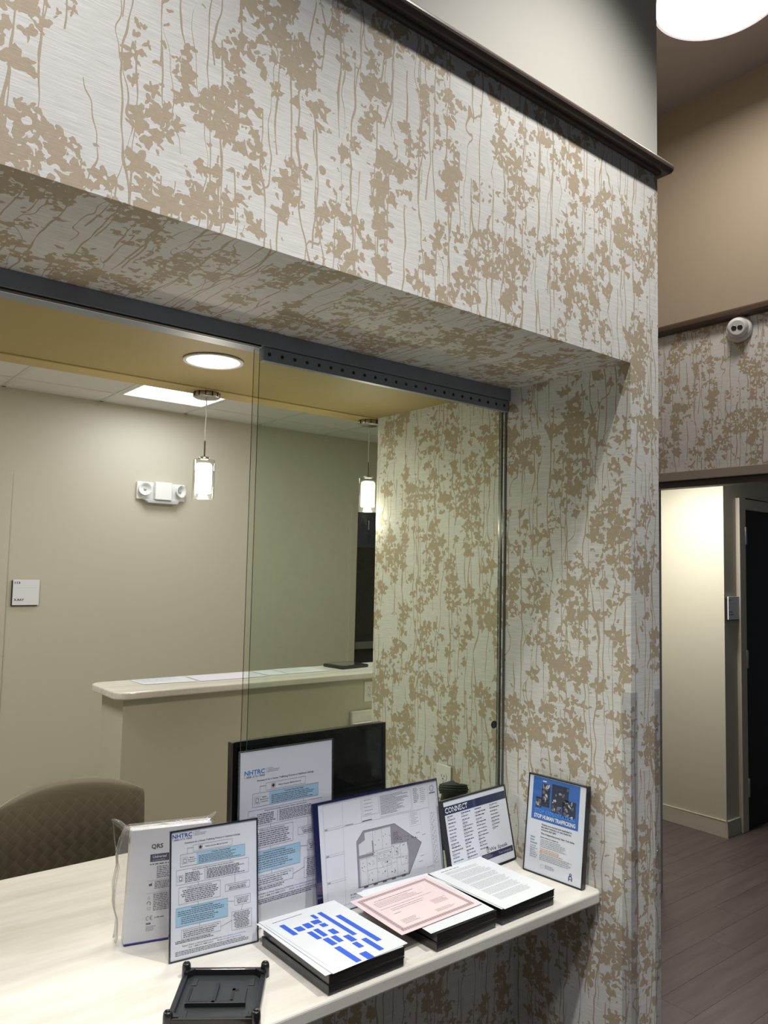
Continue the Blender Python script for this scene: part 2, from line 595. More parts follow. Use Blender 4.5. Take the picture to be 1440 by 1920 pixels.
class Doc:
    """flat print in millimetres, origin at the sheet's lower left; to3(x, y, lift) places it"""

    def __init__(s, to3, seed=1, coat=0.0, lift=0.0003):
        s.mb = MB()
        s.to3 = to3
        s.k = 0
        s.rng = random.Random(seed)
        s.coat = coat
        s.lift = lift

    def up(s):
        s.k += 1

    def _p(s, x, y):
        return s.to3(x / 1000, y / 1000, s.lift + s.k * 0.00010)

    def poly(s, pts, c):
        s.mb.poly([s._p(*p) for p in pts], ink(c, s.coat))

    def rect(s, x0, y0, x1, y1, c):
        s.poly([(x0, y0), (x1, y0), (x1, y1), (x0, y1)], c)

    def line(s, x0, y0, x1, y1, c, t=0.4):
        dx, dy = x1 - x0, y1 - y0
        L = math.hypot(dx, dy) or 1
        nx, ny = -dy / L * t / 2, dx / L * t / 2
        s.poly([(x0 + nx, y0 + ny), (x0 - nx, y0 - ny), (x1 - nx, y1 - ny), (x1 + nx, y1 + ny)], c)

    def path(s, pts, c, t=0.4, close=False):
        q = list(pts) + ([pts[0]] if close else [])
        for a, b in zip(q[:-1], q[1:]):
            s.line(*a, *b, c, t)

    def frame(s, x0, y0, x1, y1, c, t=0.4):
        s.path([(x0, y0), (x1, y0), (x1, y1), (x0, y1)], c, t, True)

    def text(s, body, x, y, size, c, width=None, align='l', bold=0.0, shear=0.0):
        vs, fs, a, b = text_shape(body, bold)
        sx = size
        if width:
            sx = width / max(b - a, 1e-6)
        wd = (b - a) * sx
        ox = x - a * sx - (wd / 2 if align == 'c' else wd if align == 'r' else 0)
        s.mb.faces([s._p(ox + (v[0] + shear * v[1]) * sx, y + v[1] * size) for v in vs], fs, ink(c, s.coat))

    def greek(s, x, y, w, h, c, wl=(1.2, 5.5)):
        """one line of small illegible words"""
        e = x + w
        while x < e - h:
            q = min(h * s.rng.uniform(*wl), e - x)
            s.rect(x, y, x + q, y + h, c)
            x += q + h * 0.8

    def lines(s, x, y, w, n, lead, h, c, ragged=0.25, align='l'):
        for i in range(n):
            q = w * (1 - s.rng.random() * ragged)
            s.greek(x + ((w - q) / 2 if align == 'c' else 0), y - i * lead, q, h, c)

    def build(s, parent):
        return s.mb.build('printing', parent, fix=False)


K = (0.03, 0.03, 0.05)
G = (0.12, 0.12, 0.16)
LBLUE = (0.33, 0.54, 0.72)
NBLUE = (0.02, 0.06, 0.30)

# ------------------------------------------------------------------ the setting
# wall with the pass-through: header, pier and the low wall under the counter
b = MB()
ZT, ZM, ZC = 2.263, 2.872, 4.17
XL = -1.6


def quadbox(mb, x0, x1, y0, y1, z0, z1, m, skip=()):
    vs = [(x, y, z) for z in (z0, z1) for y in (y0, y1) for x in (x0, x1)]
    F = {'bottom': (0, 2, 3, 1), 'top': (4, 5, 7, 6), 'front': (0, 1, 5, 4), 'back': (2, 6, 7, 3), 'left': (0, 4, 6, 2), 'right': (1, 3, 7, 5)}
    mb.faces(vs, [f for k, f in F.items() if k not in skip], m)


quadbox(b, XL, 1.903, 0, 0.475, ZT, ZM, WP, ('top', 'right', 'back', 'left'))
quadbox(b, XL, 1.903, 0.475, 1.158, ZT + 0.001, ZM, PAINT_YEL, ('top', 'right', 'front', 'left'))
quadbox(b, 1.903, 2.045, 0, 1.158, 0, ZM, WP, ('top', 'bottom'))
quadbox(b, XL, 2.045, 0, 1.158, ZM, ZC, PAINT_UP, ('bottom', 'left'))
quadbox(b, XL - 1.4, XL, 0, 1.158, 0, ZC, WP, ('top', 'bottom'))
wf = struct(b.build('wall_front', uv=True))
b = MB()
b.box(XL, 1.903, 0.419, 0.56, 0, 0.742, WP)
struct(b.build('wall_under_counter', uv=True))

# far lobby wall with the cased opening
b = MB()
XW, TW = 3.692, 0.12
quadbox(b, XW, XW + TW, -1.4, 1.09, 2.15, 2.955, WP, ())
quadbox(b, XW, XW + TW, 1.09, 2.0, 0, 2.955, WP, ())
quadbox(b, XW, XW + TW, -4.0, -1.4, 0, 2.955, WP, ())
quadbox(b, XW, XW + TW, -4.0, 2.0, 2.955, ZC, PAINT_TAN_DIM, ())
struct(b.build('wall_far', uv=True, fix=False))
# wall closing the lobby behind the pier, and the office side
quick('wall_side', None, PAINT_TAN_DIM, (2.045, XW, 1.158, 1.28, 0, ZC))['kind'] = 'structure'
# cased opening
cas = empty('door_2')
struct(cas, 'painted casing of the wide doorway below the security camera', 'door casing')
quick('casing_head', cas, PAINT_FRAME, (XW - 0.015, XW + TW + 0.015, -1.45, 1.14, 2.15, 2.197), bevel=0.003)
quick('casing_stop', cas, mat('dark_grey_paint', (0.16, 0.14, 0.13), 0.5), (XW + 0.02, XW + 0.09, -1.4, 1.083, 2.118, 2.15))  # stop strip coloured darker than the casing head
quick('casing_jamb', cas, mat('grey_jamb_paint', (0.33, 0.32, 0.34), 0.4), (XW - 0.015, XW + TW + 0.015, 1.083, 1.13, 0, 2.15), bevel=0.003)

# corridor walls beyond
b = MB()
b.box(4.926, 5.05, 1.306, 2.1, 0, 2.5, PAINT_OFF)
b.box(5.05, 5.15, 1.306, 1.43, 0, 2.5, PAINT_OFF)
b.box(5.15, 6.08, 1.306, 1.43, 2.13, 2.5, PAINT_OFF)
b.box(6.08, 7.2, 1.306, 1.43, 0, 2.5, PAINT_OFF)
struct(b.build('wall_corridor'))
b = MB()
b.box(XW + TW, 4.926, 2.0, 2.1, 0, 2.5, PAINT_OFF)
struct(b.build('wall_corridor_end'))
quick('ceiling_corridor', None, PAINT_WHITE, (XW + TW, 7.2, -3, 2.1, 2.42, 2.5))['kind'] = 'structure'
bb = quick('baseboard_corridor', None, PAINT_FRAME2, (4.912, 4.93, 1.292, 2.0, 0, 0.103), (4.912, 5.085, 1.292, 1.31, 0, 0.103), bevel=0.003)
struct(bb)

# corridor door
d3 = empty('door_1')
struct(d3, 'dark espresso slab door in a beige steel frame at far right', 'door')
b = MB()
for x0, x1, z0, z1 in ((5.09, 5.17, 0, 2.19), (6.04, 6.12, 0, 2.19), (5.17, 6.04, 2.115, 2.19)):
    b.box(x0, x1, 1.28, 1.32, z0, z1, PAINT_FRAME2)
b.build('door_frame', d3, 0.004)
quick('door_leaf', d3, DOORWOOD, (5.173, 6.037, 1.296, 1.34, 0.008, 2.112), bevel=0.002)
for z in (1.938, 1.115, 0.278):
    hb = MB()
    hb.box(5.176, 5.200, 1.286, 1.297, z - 0.057, z + 0.057, STEEL)
    hb.lathe([(0.008, -0.06), (0.010, -0.056), (0.010, 0.056), (0.008, 0.06)], STEEL, 10, (5.174, 1.283, z))
    hb.build('hinge', d3)

# floor: vinyl planks over a slab
fl = struct(quick('floor', None, mat('floor_slab', (0.07, 0.055, 0.05), 0.6), (-3.2, 7.2, -4.0, 6.0, -0.06, -0.006)))
me = None
PW, PL = 0.152, 1.22
rng = random.Random(5)
for i in range(24):
    y = -0.7 + i * PW
    off = rng.uniform(0, PL)
    for j in range(6):
        x = 1.0 + j * PL - off
        if x + PL < 1.9 or x > 6.4 or (y > 1.5 and x + PL < 3.9):
            continue
        if me is None:
            q = MB()
            q.box(0.0006, PL - 0.0006, 0.0006, PW - 0.0006, -0.006, 0.0, PLANK)
            o = q.build('floor_plank', fl, 0.0007, 1)
            me = o.data
        else:
            o = bpy.data.objects.new('floor_plank', me)
            col.objects.link(o)
            o.parent = fl
        o.location = (x, y, 0)

# lobby ceiling
struct(quick('ceiling', None, PAINT_CEIL, (-3.2, XW + TW, -4.0, 1.3, ZC, ZC + 0.1)))

# dark wood rail mouldings
b = MB()


def bull(y0, dep, z0, z1, n=8):
    r = (z1 - z0) / 2
    pts = [(y0, z0), (y0 - dep + r, z0)]
    for i in range(1, n):
        a = -PI / 2 - PI * i / n
        pts.append((y0 - dep + r + r * math.cos(a), z0 + r + r * math.sin(a)))
    pts += [(y0 - dep + r, z1), (y0, z1)]
    return pts


b.prism(bull(0.0, 0.036, 2.873, 2.903), 0, XL - 1.4, 2.080, WOOD_DK)
b.prism([(y, z) for y, z in [(0.0, 2.862), (-0.010, 2.864), (-0.012, 2.873), (0.0, 2.873)]], 0, XL - 1.4, 2.05, WOOD_DK)
b.box(2.045, 2.080, 0.0, 1.157, 2.873, 2.903, WOOD_DK)
struct(b.build('trim_1', None, 0.002), 'dark wood bullnose rail above the wallpaper over the window', 'trim')
b = MB()
b.prism([(XW - (y), z) for y, z in [(0, 2.93), (0.03, 2.935), (0.05, 2.943), (0.05, 2.965), (0.04, 2.975), (0, 2.975)]], 1, -4.0, 1.15, WOOD_DK_Y)
bm_fix = b
# prism along axis 1 takes outline in (x, z)
struct(b.build('trim_2', None, 0.002), 'dark wood rail high on the far wall above the camera', 'trim')

# ------------------------------------------------------------------ office beyond the window
YB, ZO = 4.0, 2.76
b = MB()
b.box(XL, 0.3, YB, YB + 0.12, 0, ZO, PAINT_OFF)
b.box(0.3, 1.13, YB, YB + 0.12, 2.14, ZO, PAINT_OFF)
b.box(1.13, 3.92, YB, YB + 0.12, 0, ZO, PAINT_OFF)
b.box(3.92, 4.62, YB, YB + 0.12, 2.155, ZO, PAINT_OFF)
b.box(4.62, 4.9, YB, YB + 0.12, 0, ZO, PAINT_OFF)
struct(b.build('wall_back', fix=False))
struct(quick('wall_office_left', None, PAINT_OFF, (XL - 0.12, XL, 1.158, YB + 0.12, 0, ZO)))
struct(quick('wall_office_right', None, PAINT_OFF, (4.78, 4.9, 2.1, YB, 0, ZO)))
struct(quick('wall_office_front', None, PAINT_OFF, (2.045, 3.692, 1.28, 1.31, 0, ZO)))
cl = struct(quick('ceiling_office', None, PAINT_WHITE, (XL, 4.9, 1.158, YB, ZO + 0.02, ZO + 0.08)))
tile = mat('acoustic_tile', (0.80, 0.79, 0.77), 0.85, grain=0.06, gscale=220, bump=0.15)
gx = [1.745 + 0.61 * i for i in range(-5, 6)]
gy = [3.705 - 0.61 * i for i in range(-1, 5)]
tme = None
for i in range(len(gx) - 1):
    for j in range(len(gy) - 1):
        x0, x1, y1, y0 = gx[i], gx[i + 1], gy[j], gy[j + 1]
        x0, x1, y0, y1 = max(x0, XL), min(x1, 4.78), max(y0, 1.25), min(y1, YB)
        if x1 - x0 < 0.05 or y1 - y0 < 0.05:
            continue
        if abs(x0 - 1.745) < 0.01 and abs(y1 - 3.705) < 0.01:
            continue
        q = MB()
        q.box(x0 + 0.012, x1 - 0.012, y0 + 0.012, y1 - 0.012, ZO, ZO + 0.015, tile)
        q.build('ceiling_tile', cl)
grid = MB()
tee = mat('white_ceiling_tee', (0.72, 0.72, 0.71), 0.4)
for x in gx:
    if XL < x < 4.78:
        grid.box(x - 0.012, x + 0.012, 1.25, YB, ZO - 0.004, ZO + 0.02, tee)
for y in gy:
    if 1.25 < y < YB:
        grid.box(XL, 4.78, y - 0.012, y + 0.012, ZO - 0.0035, ZO + 0.02, tee)
grid.box(XL, 4.78, YB - 0.022, YB, ZO - 0.004, ZO + 0.02, tee)
grid.build('ceiling_grid', cl)
# mustard board along the back of the header, carrying the pendants
struct(quick('trim_3', None, PAINT_YEL_LIT, (XL, 3.6, 1.158, 1.252, 2.259, 2.60), bevel=0.004), 'mustard board along the office side of the header', 'trim')

struct(quick('floor_office_bounce', None, mat('pale_bounce_beige', (0.46, 0.43, 0.37), 0.9, grain=0.2, gscale=300), (XL, 3.692, 1.315, YB, -0.006, 0.004), (3.692, 4.775, 2.105, YB, -0.006, 0.004)))  # unseen pale floor, added to bounce light up to the office ceiling
# recessed panel light
pl = empty('ceiling_panel_light', loc=(2.05, 3.4, ZO))
tag(pl, 'square recessed fluorescent panel glowing in the office ceiling', 'ceiling light')
b = MB()
for q in ((-0.293, 0.293, -0.293, -0.275), (-0.293, 0.293, 0.275, 0.293), (-0.293, -0.275, -0.275, 0.275), (0.275, 0.293, -0.275, 0.275)):
    b.box(*q, -0.006, 0.02, WHITEP)
b.build('frame', pl)
b = MB()
b.box(-0.275, 0.275, -0.275, 0.275, 0.004, 0.012, DIFF_PANEL)
b.build('diffuser', pl)
lamp('office_panel_and_fill_glow', 'AREA', (2.05, 3.4, ZO - 0.02), 8, (0.96, 0.97, 1.0), 0.5, target=(2.05, 3.4, 0))
lamp('office_panel_and_fill_glow', 'AREA', (0.2, 2.2, ZO - 0.02), 30, (1.0, 0.985, 0.89), 0.6, target=(0.2, 2.2, 0))  # unseen fill lamp without a fixture, added to brighten the office
lamp('office_panel_and_fill_glow', 'AREA', (3.3, 2.0, ZO - 0.02), 21, (1.0, 0.985, 0.89), 0.6, target=(3.3, 2.0, 0))  # second added fill, out of view and also without a fixture

# recessed downlight in the header
dl = empty('recessed_downlight', loc=(1.010, 0.815, ZT))
tag(dl, 'round recessed downlight in the mustard header', 'ceiling light')
b = MB()
b.lathe([(0.088, 0.0), (0.088, -0.004), (0.078, -0.0045), (0.0765, -0.001), (0.0765, 0.0)], WHITEP, 40)
b.build('trim_ring', dl)
b = MB()
b.lathe([(0.0765, -0.0015), (0.0765, -0.0025)], DIFF_DOWN, 40)
b.build('lens', dl)
lamp('header_downlight', 'AREA', (1.010, 0.815, ZT - 0.012), 5.5, (1.0, 0.93, 0.80), 0.14, target=(1.01, 0.815, 0), shape='DISK')

# doors in the back wall
dx = empty('door_3')
struct(dx, 'beige door and frame left of the X-RAY sign', 'door')
b = MB()
b.box(1.13, 1.213, YB - 0.025, YB + 0.125, 0, 2.222, PAINT_FRAME2)
b.box(0.22, 0.303, YB - 0.025, YB + 0.125, 0, 2.222, PAINT_FRAME2)
b.box(0.303, 1.13, YB - 0.025, YB + 0.125, 2.14, 2.222, PAINT_FRAME2)
b.build('door_frame', dx, 0.004)
quick('door_leaf', dx, PAINT_FRAME2, (0.306, 1.127, YB + 0.03, YB + 0.075, 0.01, 2.136), bevel=0.002)
d4 = empty('door_4')
struct(d4, 'dark doorway with glazed top and push bar behind the right pendant lamp', 'door')
b = MB()
b.box(3.86, 3.925, YB - 0.02, YB + 0.14, 0, 2.215, PAINT_FRAME2)
b.box(4.615, 4.68, YB - 0.02, YB + 0.14, 0, 2.215, PAINT_FRAME2)
b.box(3.925, 4.615, YB - 0.02, YB + 0.14, 2.152, 2.215, PAINT_FRAME2)
b.build('door_frame', d4, 0.004)
quick('door_leaf', d4, DOORWOOD, (3.928, 4.612, YB + 0.05, YB + 0.095, 0.01, 1.83))
b = MB()
navyglass = mat('dark_blue_glazing', (0.012, 0.016, 0.05), 0.08, 0, 1.0)
b.box(3.928, 4.612, YB + 0.06, YB + 0.08, 1.845, 2.15, navyglass)
b.box(4.11, 4.30, YB + 0.055, YB + 0.06, 1.885, 1.95, mat('blue_grey_shelf', (0.03, 0.036, 0.07), 0.4))
b.box(4.10, 4.106, YB + 0.05, YB + 0.06, 2.0, 2.08, GREYP)
b.build('glazing', d4)
b = MB()
b.box(3.945, 4.56, YB - 0.005, YB + 0.05, 0.985, 1.045, mat('grey_push_bar', (0.16, 0.16, 0.15), 0.4, 0.3))
b.build('push_bar', d4, 0.006)
quick('door_glazing_rail', d4, DOORWOOD, (3.928, 4.612, YB + 0.05, YB + 0.095, 1.83, 1.846))

# partition with transaction shelf
pt = struct(quick('wall_partition', None, PAINT_OFF, (1.362, 4.2, 2.335, 2.62, 0, 1.036)), 'low beige partition wall under the office shelf', 'partition')
b = MB()
rr, x0, x1, y0, y1 = 0.06, 1.312, 4.3, 2.285, 2.675
pts = [(x1, y0)]
for i in range(9):
    a = -PI / 2 - (PI / 2) * i / 8
    pts.append((x0 + rr + rr * math.cos(a), y0 + rr + rr * math.sin(a)))
for i in range(9):
    a = PI - (PI / 2) * i / 8
    pts.append((x0 + rr + rr * math.cos(a), y1 - rr + rr * math.sin(a)))
pts.append((x1, y1))
b.prism(pts, 2, 1.036, 1.07, LAMINATE)
tag(b.build('transaction_shelf', None, 0.006), 'long pale laminate shelf capping the low office partition', 'shelf')
sd = empty('side_desk', loc=(2.67, 2.33, 0))
tag(sd, 'pale laminate desk return with a low backsplash against the partition', 'desk')
quick('desk_top', sd, LAMINATE, (0, 0.98, -0.62, 0, 0.757, 0.79), bevel=0.004)
quick('backsplash', sd, LAMINATE, (0, 0.98, -0.02, 0.0, 0.79, 0.853), bevel=0.003)
quick('side_panel', sd, PAINT_OFF, (0.02, 0.045, -0.60, -0.01, 0, 0.757))
quick('side_panel', sd, PAINT_OFF, (0.935, 0.96, -0.60, -0.01, 0, 0.757))


def outlet(name, mx, label):
    e = empty(name, mx)
    tag(e, label, 'wall outlet')
    q = MB()
    q.box(-0.036, 0.036, -0.006, 0, -0.0575, 0.0575, WHITEP)
    q.build('cover_plate', e, 0.002)
    for z in (-0.0195, 0.0195):
        q = MB()
        n = 16
        pts = []
        for i in range(n):
            a = 2 * PI * i / n
            pts.append((0.0165 * math.cos(a), z + max(-0.0125, min(0.0125, 0.0165 * math.sin(a)))))
        q.prism(pts, 1, -0.0085, -0.005, WHITEP)
        for dxx, h in ((-0.0063, 0.0085), (0.0063, 0.007)):
            q.box(dxx - 0.0012, dxx + 0.0012, -0.0088, -0.008, z - h / 2 + 0.002, z + h / 2 + 0.002, DARKGAP)
        q.lathe([(0.0026, 0), (0.0026, 0.0006)], DARKGAP, 8, mx=Matrix.Translation((0, -0.0082, z - 0.0075)) @ Matrix.Rotation(PI / 2, 4, 'X'))
        q.build('socket', e)
    q = MB()
    q.lathe([(0.003, 0), (0.0025, 0.0012)], GREYP, 10, mx=Matrix.Translation((0, -0.006, 0)) @ Matrix.Rotation(PI / 2, 4, 'X'))
    q.build('screw', e)
    return e


outlet('wall_outlet', Matrix.Translation((1.903, 0.741, 0.930)) @ Matrix.Rotation(-PI / 2, 4, 'Z'), 'white duplex outlet on the wallpaper above the dark bundle')
outlet('wall_outlet', Matrix.Translation((2.805, 2.335, 0.955)), 'white outlet on the low partition beside the wallpapered pier')

# emergency light on the back wall
el = empty('emergency_light', loc=(2.19, YB, 2.174))
tag(el, 'white twin-head emergency light on the beige office wall', 'emergency light')
quick('back_plate', el, WHITEP, (-0.178, 0.176, -0.022, 0, -0.062, 0.060), bevel=0.005)
b = MB()
b.prism([(-0.068, -0.022), (-0.066, 0.0), (0.066, 0.0), (0.064, -0.022)][::-1] if False else [(-0.060, -0.062), (0.062, -0.062), (0.062, 0.064), (-0.060, 0.064)], 1, -0.062, -0.02, WHITEP)
b.prism([(-0.14, -0.062), (0.13, -0.062), (0.11, -0.088), (-0.10, -0.088)], 1, -0.05, 0.0, GREYP)
b.build('battery_case', el, 0.006)
for x, yw in ((-0.122, R(-18)), (0.122, R(22))):
    q = MB()
    mx = Matrix.Translation((x, -0.03, 0.008)) @ Matrix.Rotation(yw, 4, 'Z') @ Matrix.Rotation(PI / 2, 4, 'X')
    q.lathe([(0.018, -0.012), (0.03, 0.0), (0.044, 0.024), (0.046, 0.032), (0.042, 0.034), (0.03, 0.018), (0.012, 0.01), (0.0, 0.009)], WHITEP, 26, mx=mx)
    hd = q.build('lamp_head', el)
    q = MB()
    q.lathe([(0.010, 0.012), (0.009, 0.02), (0.0, 0.022)], GREYP, 14, mx=mx)
    q.build('bulb', hd)

# room signs


def plate_sign(name, mx, wd, ht, label, words, dim=1.0, marks=()):
    e = empty(name, mx)
    tag(e, label, 'sign')
    quick('back_plate', e, BLACKP, (-0.006, wd - 0.006, -0.012, 0, -0.006, ht - 0.006), bevel=0.001)
    fp = quick('face_plate', e, mat('sign_face_' + name, (0.74 * dim, 0.75 * dim, 0.79 * dim), 0.35), (0, wd, -0.018, -0.011, 0, ht), bevel=0.001)
    d = Doc(lambda x, y, l: (x, -0.018 - l, y), 3)
    for t, x, y, s, wdt in words:
        d.text(t, x, y, s, K, wdt, bold=0.035)
    for x, y, ww, hh in marks:                          # lettering too small to read: soft dark word marks
        d.greek(x, y, ww, hh, K, (0.5, 0.8))
    d.rect(4, ht * 1000 * 0.67, wd * 1000 - 4, ht * 1000 * 0.67 + 1.0, (0.60, 0.61, 0.64))
    d.build(fp)
    return e


plate_sign('room_sign', Matrix.Translation((1.252, YB, 1.388)), 0.157, 0.160, 'white square room sign reading 113 X-RAY beside the beige frame',
           [('113', 9, 133, 20, 32), ('X-RAY', 7, 27, 19, 62)])
plate_sign('room_sign', Matrix.Translation((4.945, 1.306, 1.381)), 0.150, 0.150, 'square sign with small dark lettering beside the espresso door', [], 1.0, ((14, 122, 24, 10), (12, 44, 52, 11), (12, 27, 70, 11)))
# pendants


def pendant(x, y, label):
    e = empty('pendant_lamp', loc=(x, y, 2.259))
    tag(e, label, 'pendant lamp', 'pendant lamps over the office edge of the header')
    q = MB()
    q.lathe([(0.045, 0.0), (0.045, -0.016), (0.040, -0.019), (0.0, -0.019)], NICKEL, 30)
    for i in range(12):
        a = 2 * PI * i / 12
        q.box(-0.002, 0.002, 0.0445, 0.0462, -0.016, 0, BLACKP, Matrix.Rotation(a, 4, 'Z'))
    q.build('canopy', e)
    q = MB()
    q.tube([(0, 0, -0.019), (0.001, 0, -0.08), (-0.001, 0, -0.13), (0, 0, -0.172)], 0.0016, mat('cord_grey', (0.5, 0.5, 0.48), 0.5), 6)
    q.build('cord', e)
    q = MB()
    q.lathe([(0.003, -0.168), (0.003, -0.224), (0.018, -0.2245), (0.020, -0.228), (0.020, -0.234), (0.012, -0.236)], NICKEL, 18)
    q.build('stem', e)
    q = MB()
    prof = [(0.0, -0.247), (0.022, -0.247), (0.0275, -0.252), (0.0285, -0.262), (0.0285, -0.346), (0.027, -0.350), (0.0, -0.350)]
    q.lathe(prof, DIFF_PEND, 26)
    q.build('inner_shade', e)
    q = MB()
    q.lathe([(0.020, -0.2345), (0.036, -0.2345), (0.0375, -0.236), (0.0375, -0.368), (0.0365, -0.370), (0.0352, -0.368), (0.0352, -0.238)], CLEARG, 30)
    q.build('outer_glass', e)
    lamp('pendant_glow', 'POINT', (x, y, 2.259 - 0.395), 4.2, (1.0, 0.90, 0.74), 0.03)
    return e


pendant(1.180, 1.207, 'left glass cylinder pendant lamp, in front of the glowing ceiling panel')
pendant(1.897, 1.207, 'right glass cylinder pendant lamp, seen through the glass beside the wallpapered pier')

# ------------------------------------------------------------------ sliding glass window
wn = empty('window_1')
struct(wn, 'frameless sliding glass of the reception window with grey top rail', 'window')
b = MB()
b.box(XL, 1.903, 0.452, 0.53, 2.224, 2.263, METAL_RAIL)
b.build('top_channel', wn, 0.001)
b = MB()
b.box(XL, 0.966, 0.470, 0.476, 2.2205, 2.224, WHITEP)
b.box(XL, 0.966, 0.455, 0.470, 2.2195, 2.224, DARKGAP)
b.build('channel_gasket', wn)
b = MB()
b.box(0.974, 1.899, 0.456, 0.474, 2.187, 2.2215, METAL_RAIL)
b.build('clamp_bar', wn, 0.001)
b = MB()
for i in range(24):
    x = 0.990 + i * 0.0385
    b.lathe([(0.0048, 0), (0.0048, 0.0008), (0.002, 0.0009)], DARKGAP, 10, mx=Matrix.Translation((x, 0.4555, 2.2045)) @ Matrix.Rotation(PI / 2, 4, 'X'))
b.build('bolt_hole_row', wn)


def pane(x0, x1, y0, th):
    q = MB()
    vs = [(x, y, z) for z in (0.7775, 2.222) for y in (y0, y0 + th) for x in (x0, x1)]
    q.faces(vs, [(0, 1, 5, 4), (2, 6, 7, 3)], GLASS)
    p = q.build('glass_pane', wn, fix=False)
    q = MB()
    q.faces(vs, [(0, 4, 6, 2), (1, 3, 7, 5), (4, 5, 7, 6)], GLASS_EDGE)
    q.build('pane_edge', p, fix=False)
    return p


pane(0.974, 1.893, 0.475, 0.0035)
pane(0.968, 1.899, 0.4945, 0.0035)
quick('jamb_strip', wn, mat('grey_clear_seal', (0.12, 0.125, 0.12), 0.3), (1.8985, 1.903, 0.468, 0.474, 0.777, 2.19), (1.8985, 1.903, 0.486, 0.492, 0.777, 2.19))
b = MB()
b.lathe([(0.0125, 0), (0.0125, 0.003), (0.0105, 0.0042), (0.0095, 0.0025), (0.0, 0.0022)], BLACKP, 22, mx=Matrix.Translation((1.862, 0.475, 1.174)) @ Matrix.Rotation(PI / 2, 4, 'X'))
b.build('finger_pull', wn)

# clear corner guards on the pier
for nm, x, sgn, lab in (('corner_guard', 1.903, 1, 'clear plastic corner guard on the inner edge of the wallpapered pier'), ('corner_guard', 2.045, -1, 'clear plastic corner guard on the outer edge of the wallpapered pier')):
    e = empty(nm, loc=(x, 0, 0.0))
    tag(e, lab, 'corner guard')
    q = MB()
    q.box(-0.0025 if sgn > 0 else -0.028, 0.028 if sgn > 0 else 0.0025, -0.0025, -0.0003, 0.1, 1.335, GUARD)
    if sgn > 0:
        q.box(-0.0025, -0.0003, -0.0003, 0.028, 0.1, 1.335, GUARD)
    else:
        q.box(0.0003, 0.0025, -0.0003, 0.028, 0.1, 1.335, GUARD)
    q.build('guard_strip', e)
    for z in (1.225, 0.885, 0.545, 0.2):
        q = MB()
        q.lathe([(0.003, 0), (0.0028, 0.0012), (0.0, 0.0016)], STEEL, 10, mx=Matrix.Translation((sgn * 0.020, -0.0024, z)) @ Matrix.Rotation(PI / 2, 4, 'X'))
        q.build('nail', e)
    if sgn > 0:
        q = MB()
        q.lathe([(0.003, 0), (0.0028, 0.0012), (0.0, 0.0016)], STEEL, 10, mx=Matrix.Translation((-0.0024, 0.018, 0.83)) @ Matrix.Rotation(-PI / 2, 4, 'Y'))
        q.build('nail', e)

# ------------------------------------------------------------------ lobby disc light, security camera
cd = empty('ceiling_disc_light', loc=(2.93, 0.262, 4.17))
tag(cd, 'large round white ceiling light at the top right corner', 'ceiling light')
b = MB()
b.lathe([(0.20, 0.0), (0.20, -0.10), (0.12, -0.12)], WHITEP, 40)
b.build('mounting_pan', cd)
b = MB()
b.lathe([(0.248, -0.06), (0.262, -0.066), (0.267, -0.085), (0.266, -0.125), (0.258, -0.140), (0.245, -0.1405)], RIMGLOW, 56)
b.build('rim', cd)
b = MB()
b.lathe([(0.246, -0.141), (0.225, -0.150), (0.12, -0.157), (0.0, -0.158)], DIFF_W, 56)
b.build('diffuser', cd)
lamp('disc_light_glow', 'AREA', (2.93, 0.262, 4.0), 15, (1.0, 0.93, 0.85), 0.45, target=(2.93, 0.262, 0), shape='DISK')

sc_e = empty('security_camera', Matrix.Translation((XW, 0.566, 2.872)) @ Matrix.Rotation(-PI / 2, 4, 'Z'))
tag(sc_e, 'white dome security camera on the wallpaper below the far rail', 'security camera')
rx = Matrix.Rotation(PI / 2, 4, 'X')
b = MB()
b.lathe([(0.064, 0.0), (0.064, 0.016), (0.060, 0.024), (0.052, 0.030), (0.03, 0.032)], WHITEP, 36, mx=rx)
b.build('base_ring', sc_e)
b = MB()
mxh = Matrix.Translation((0.006, -0.036, 0.002)) @ Matrix.Rotation(R(18), 4, 'Z') @ Matrix.Rotation(R(14), 4, 'X') @ rx
prof = [(0.0, -0.046)]
for i in range(1, 14):
    a = -PI / 2 + (PI * 0.74) * i / 13
    prof.append((0.050 * math.cos(a), 0.050 * math.sin(a)))
b.lathe(prof + [(0.031, 0.0335), (0.0, 0.0335)], WHITEP, 32, mx=mxh)
b.build('eyeball', sc_e)
b = MB()
for y in (-0.0135, 0.0135):
    b.lathe([(0.0118, 0.0334), (0.0118, 0.0352), (0.009, 0.0346), (0.0, 0.0346)], BLACKG, 18, (y, 0, 0), mx=mxh)
b.build('lens_window', sc_e)
b = MB()
b.tube([mxh @ Vector((0.034 * math.cos(a), 0.034 * math.sin(a), 0.0318)) for a in [R(q) for q in range(200, 345, 10)]], 0.0014, BLACKP, 6)
b.build('seam', sc_e)

# ------------------------------------------------------------------ reception counter
CT = 0.777
ce = empty('reception_counter', loc=(0, 0, 0))
tag(ce, 'whitewashed laminate reception counter running through the window opening', 'counter')
b = MB()
pts = [(XL + 0.004, 0.090), (1.878, 0.090)]
for i in range(1, 7):
    a = -PI / 2 + (PI / 2) * i / 6
    pts.append((1.878 + 0.022 * math.cos(a), 0.112 + 0.022 * math.sin(a)))
pts += [(1.900, 0.42), (1.900, 1.132), (XL + 0.004, 1.132)]
b.prism(pts, 2, 0.744, CT, LAMINATE)
b.build('countertop', ce, 0.006, 3)


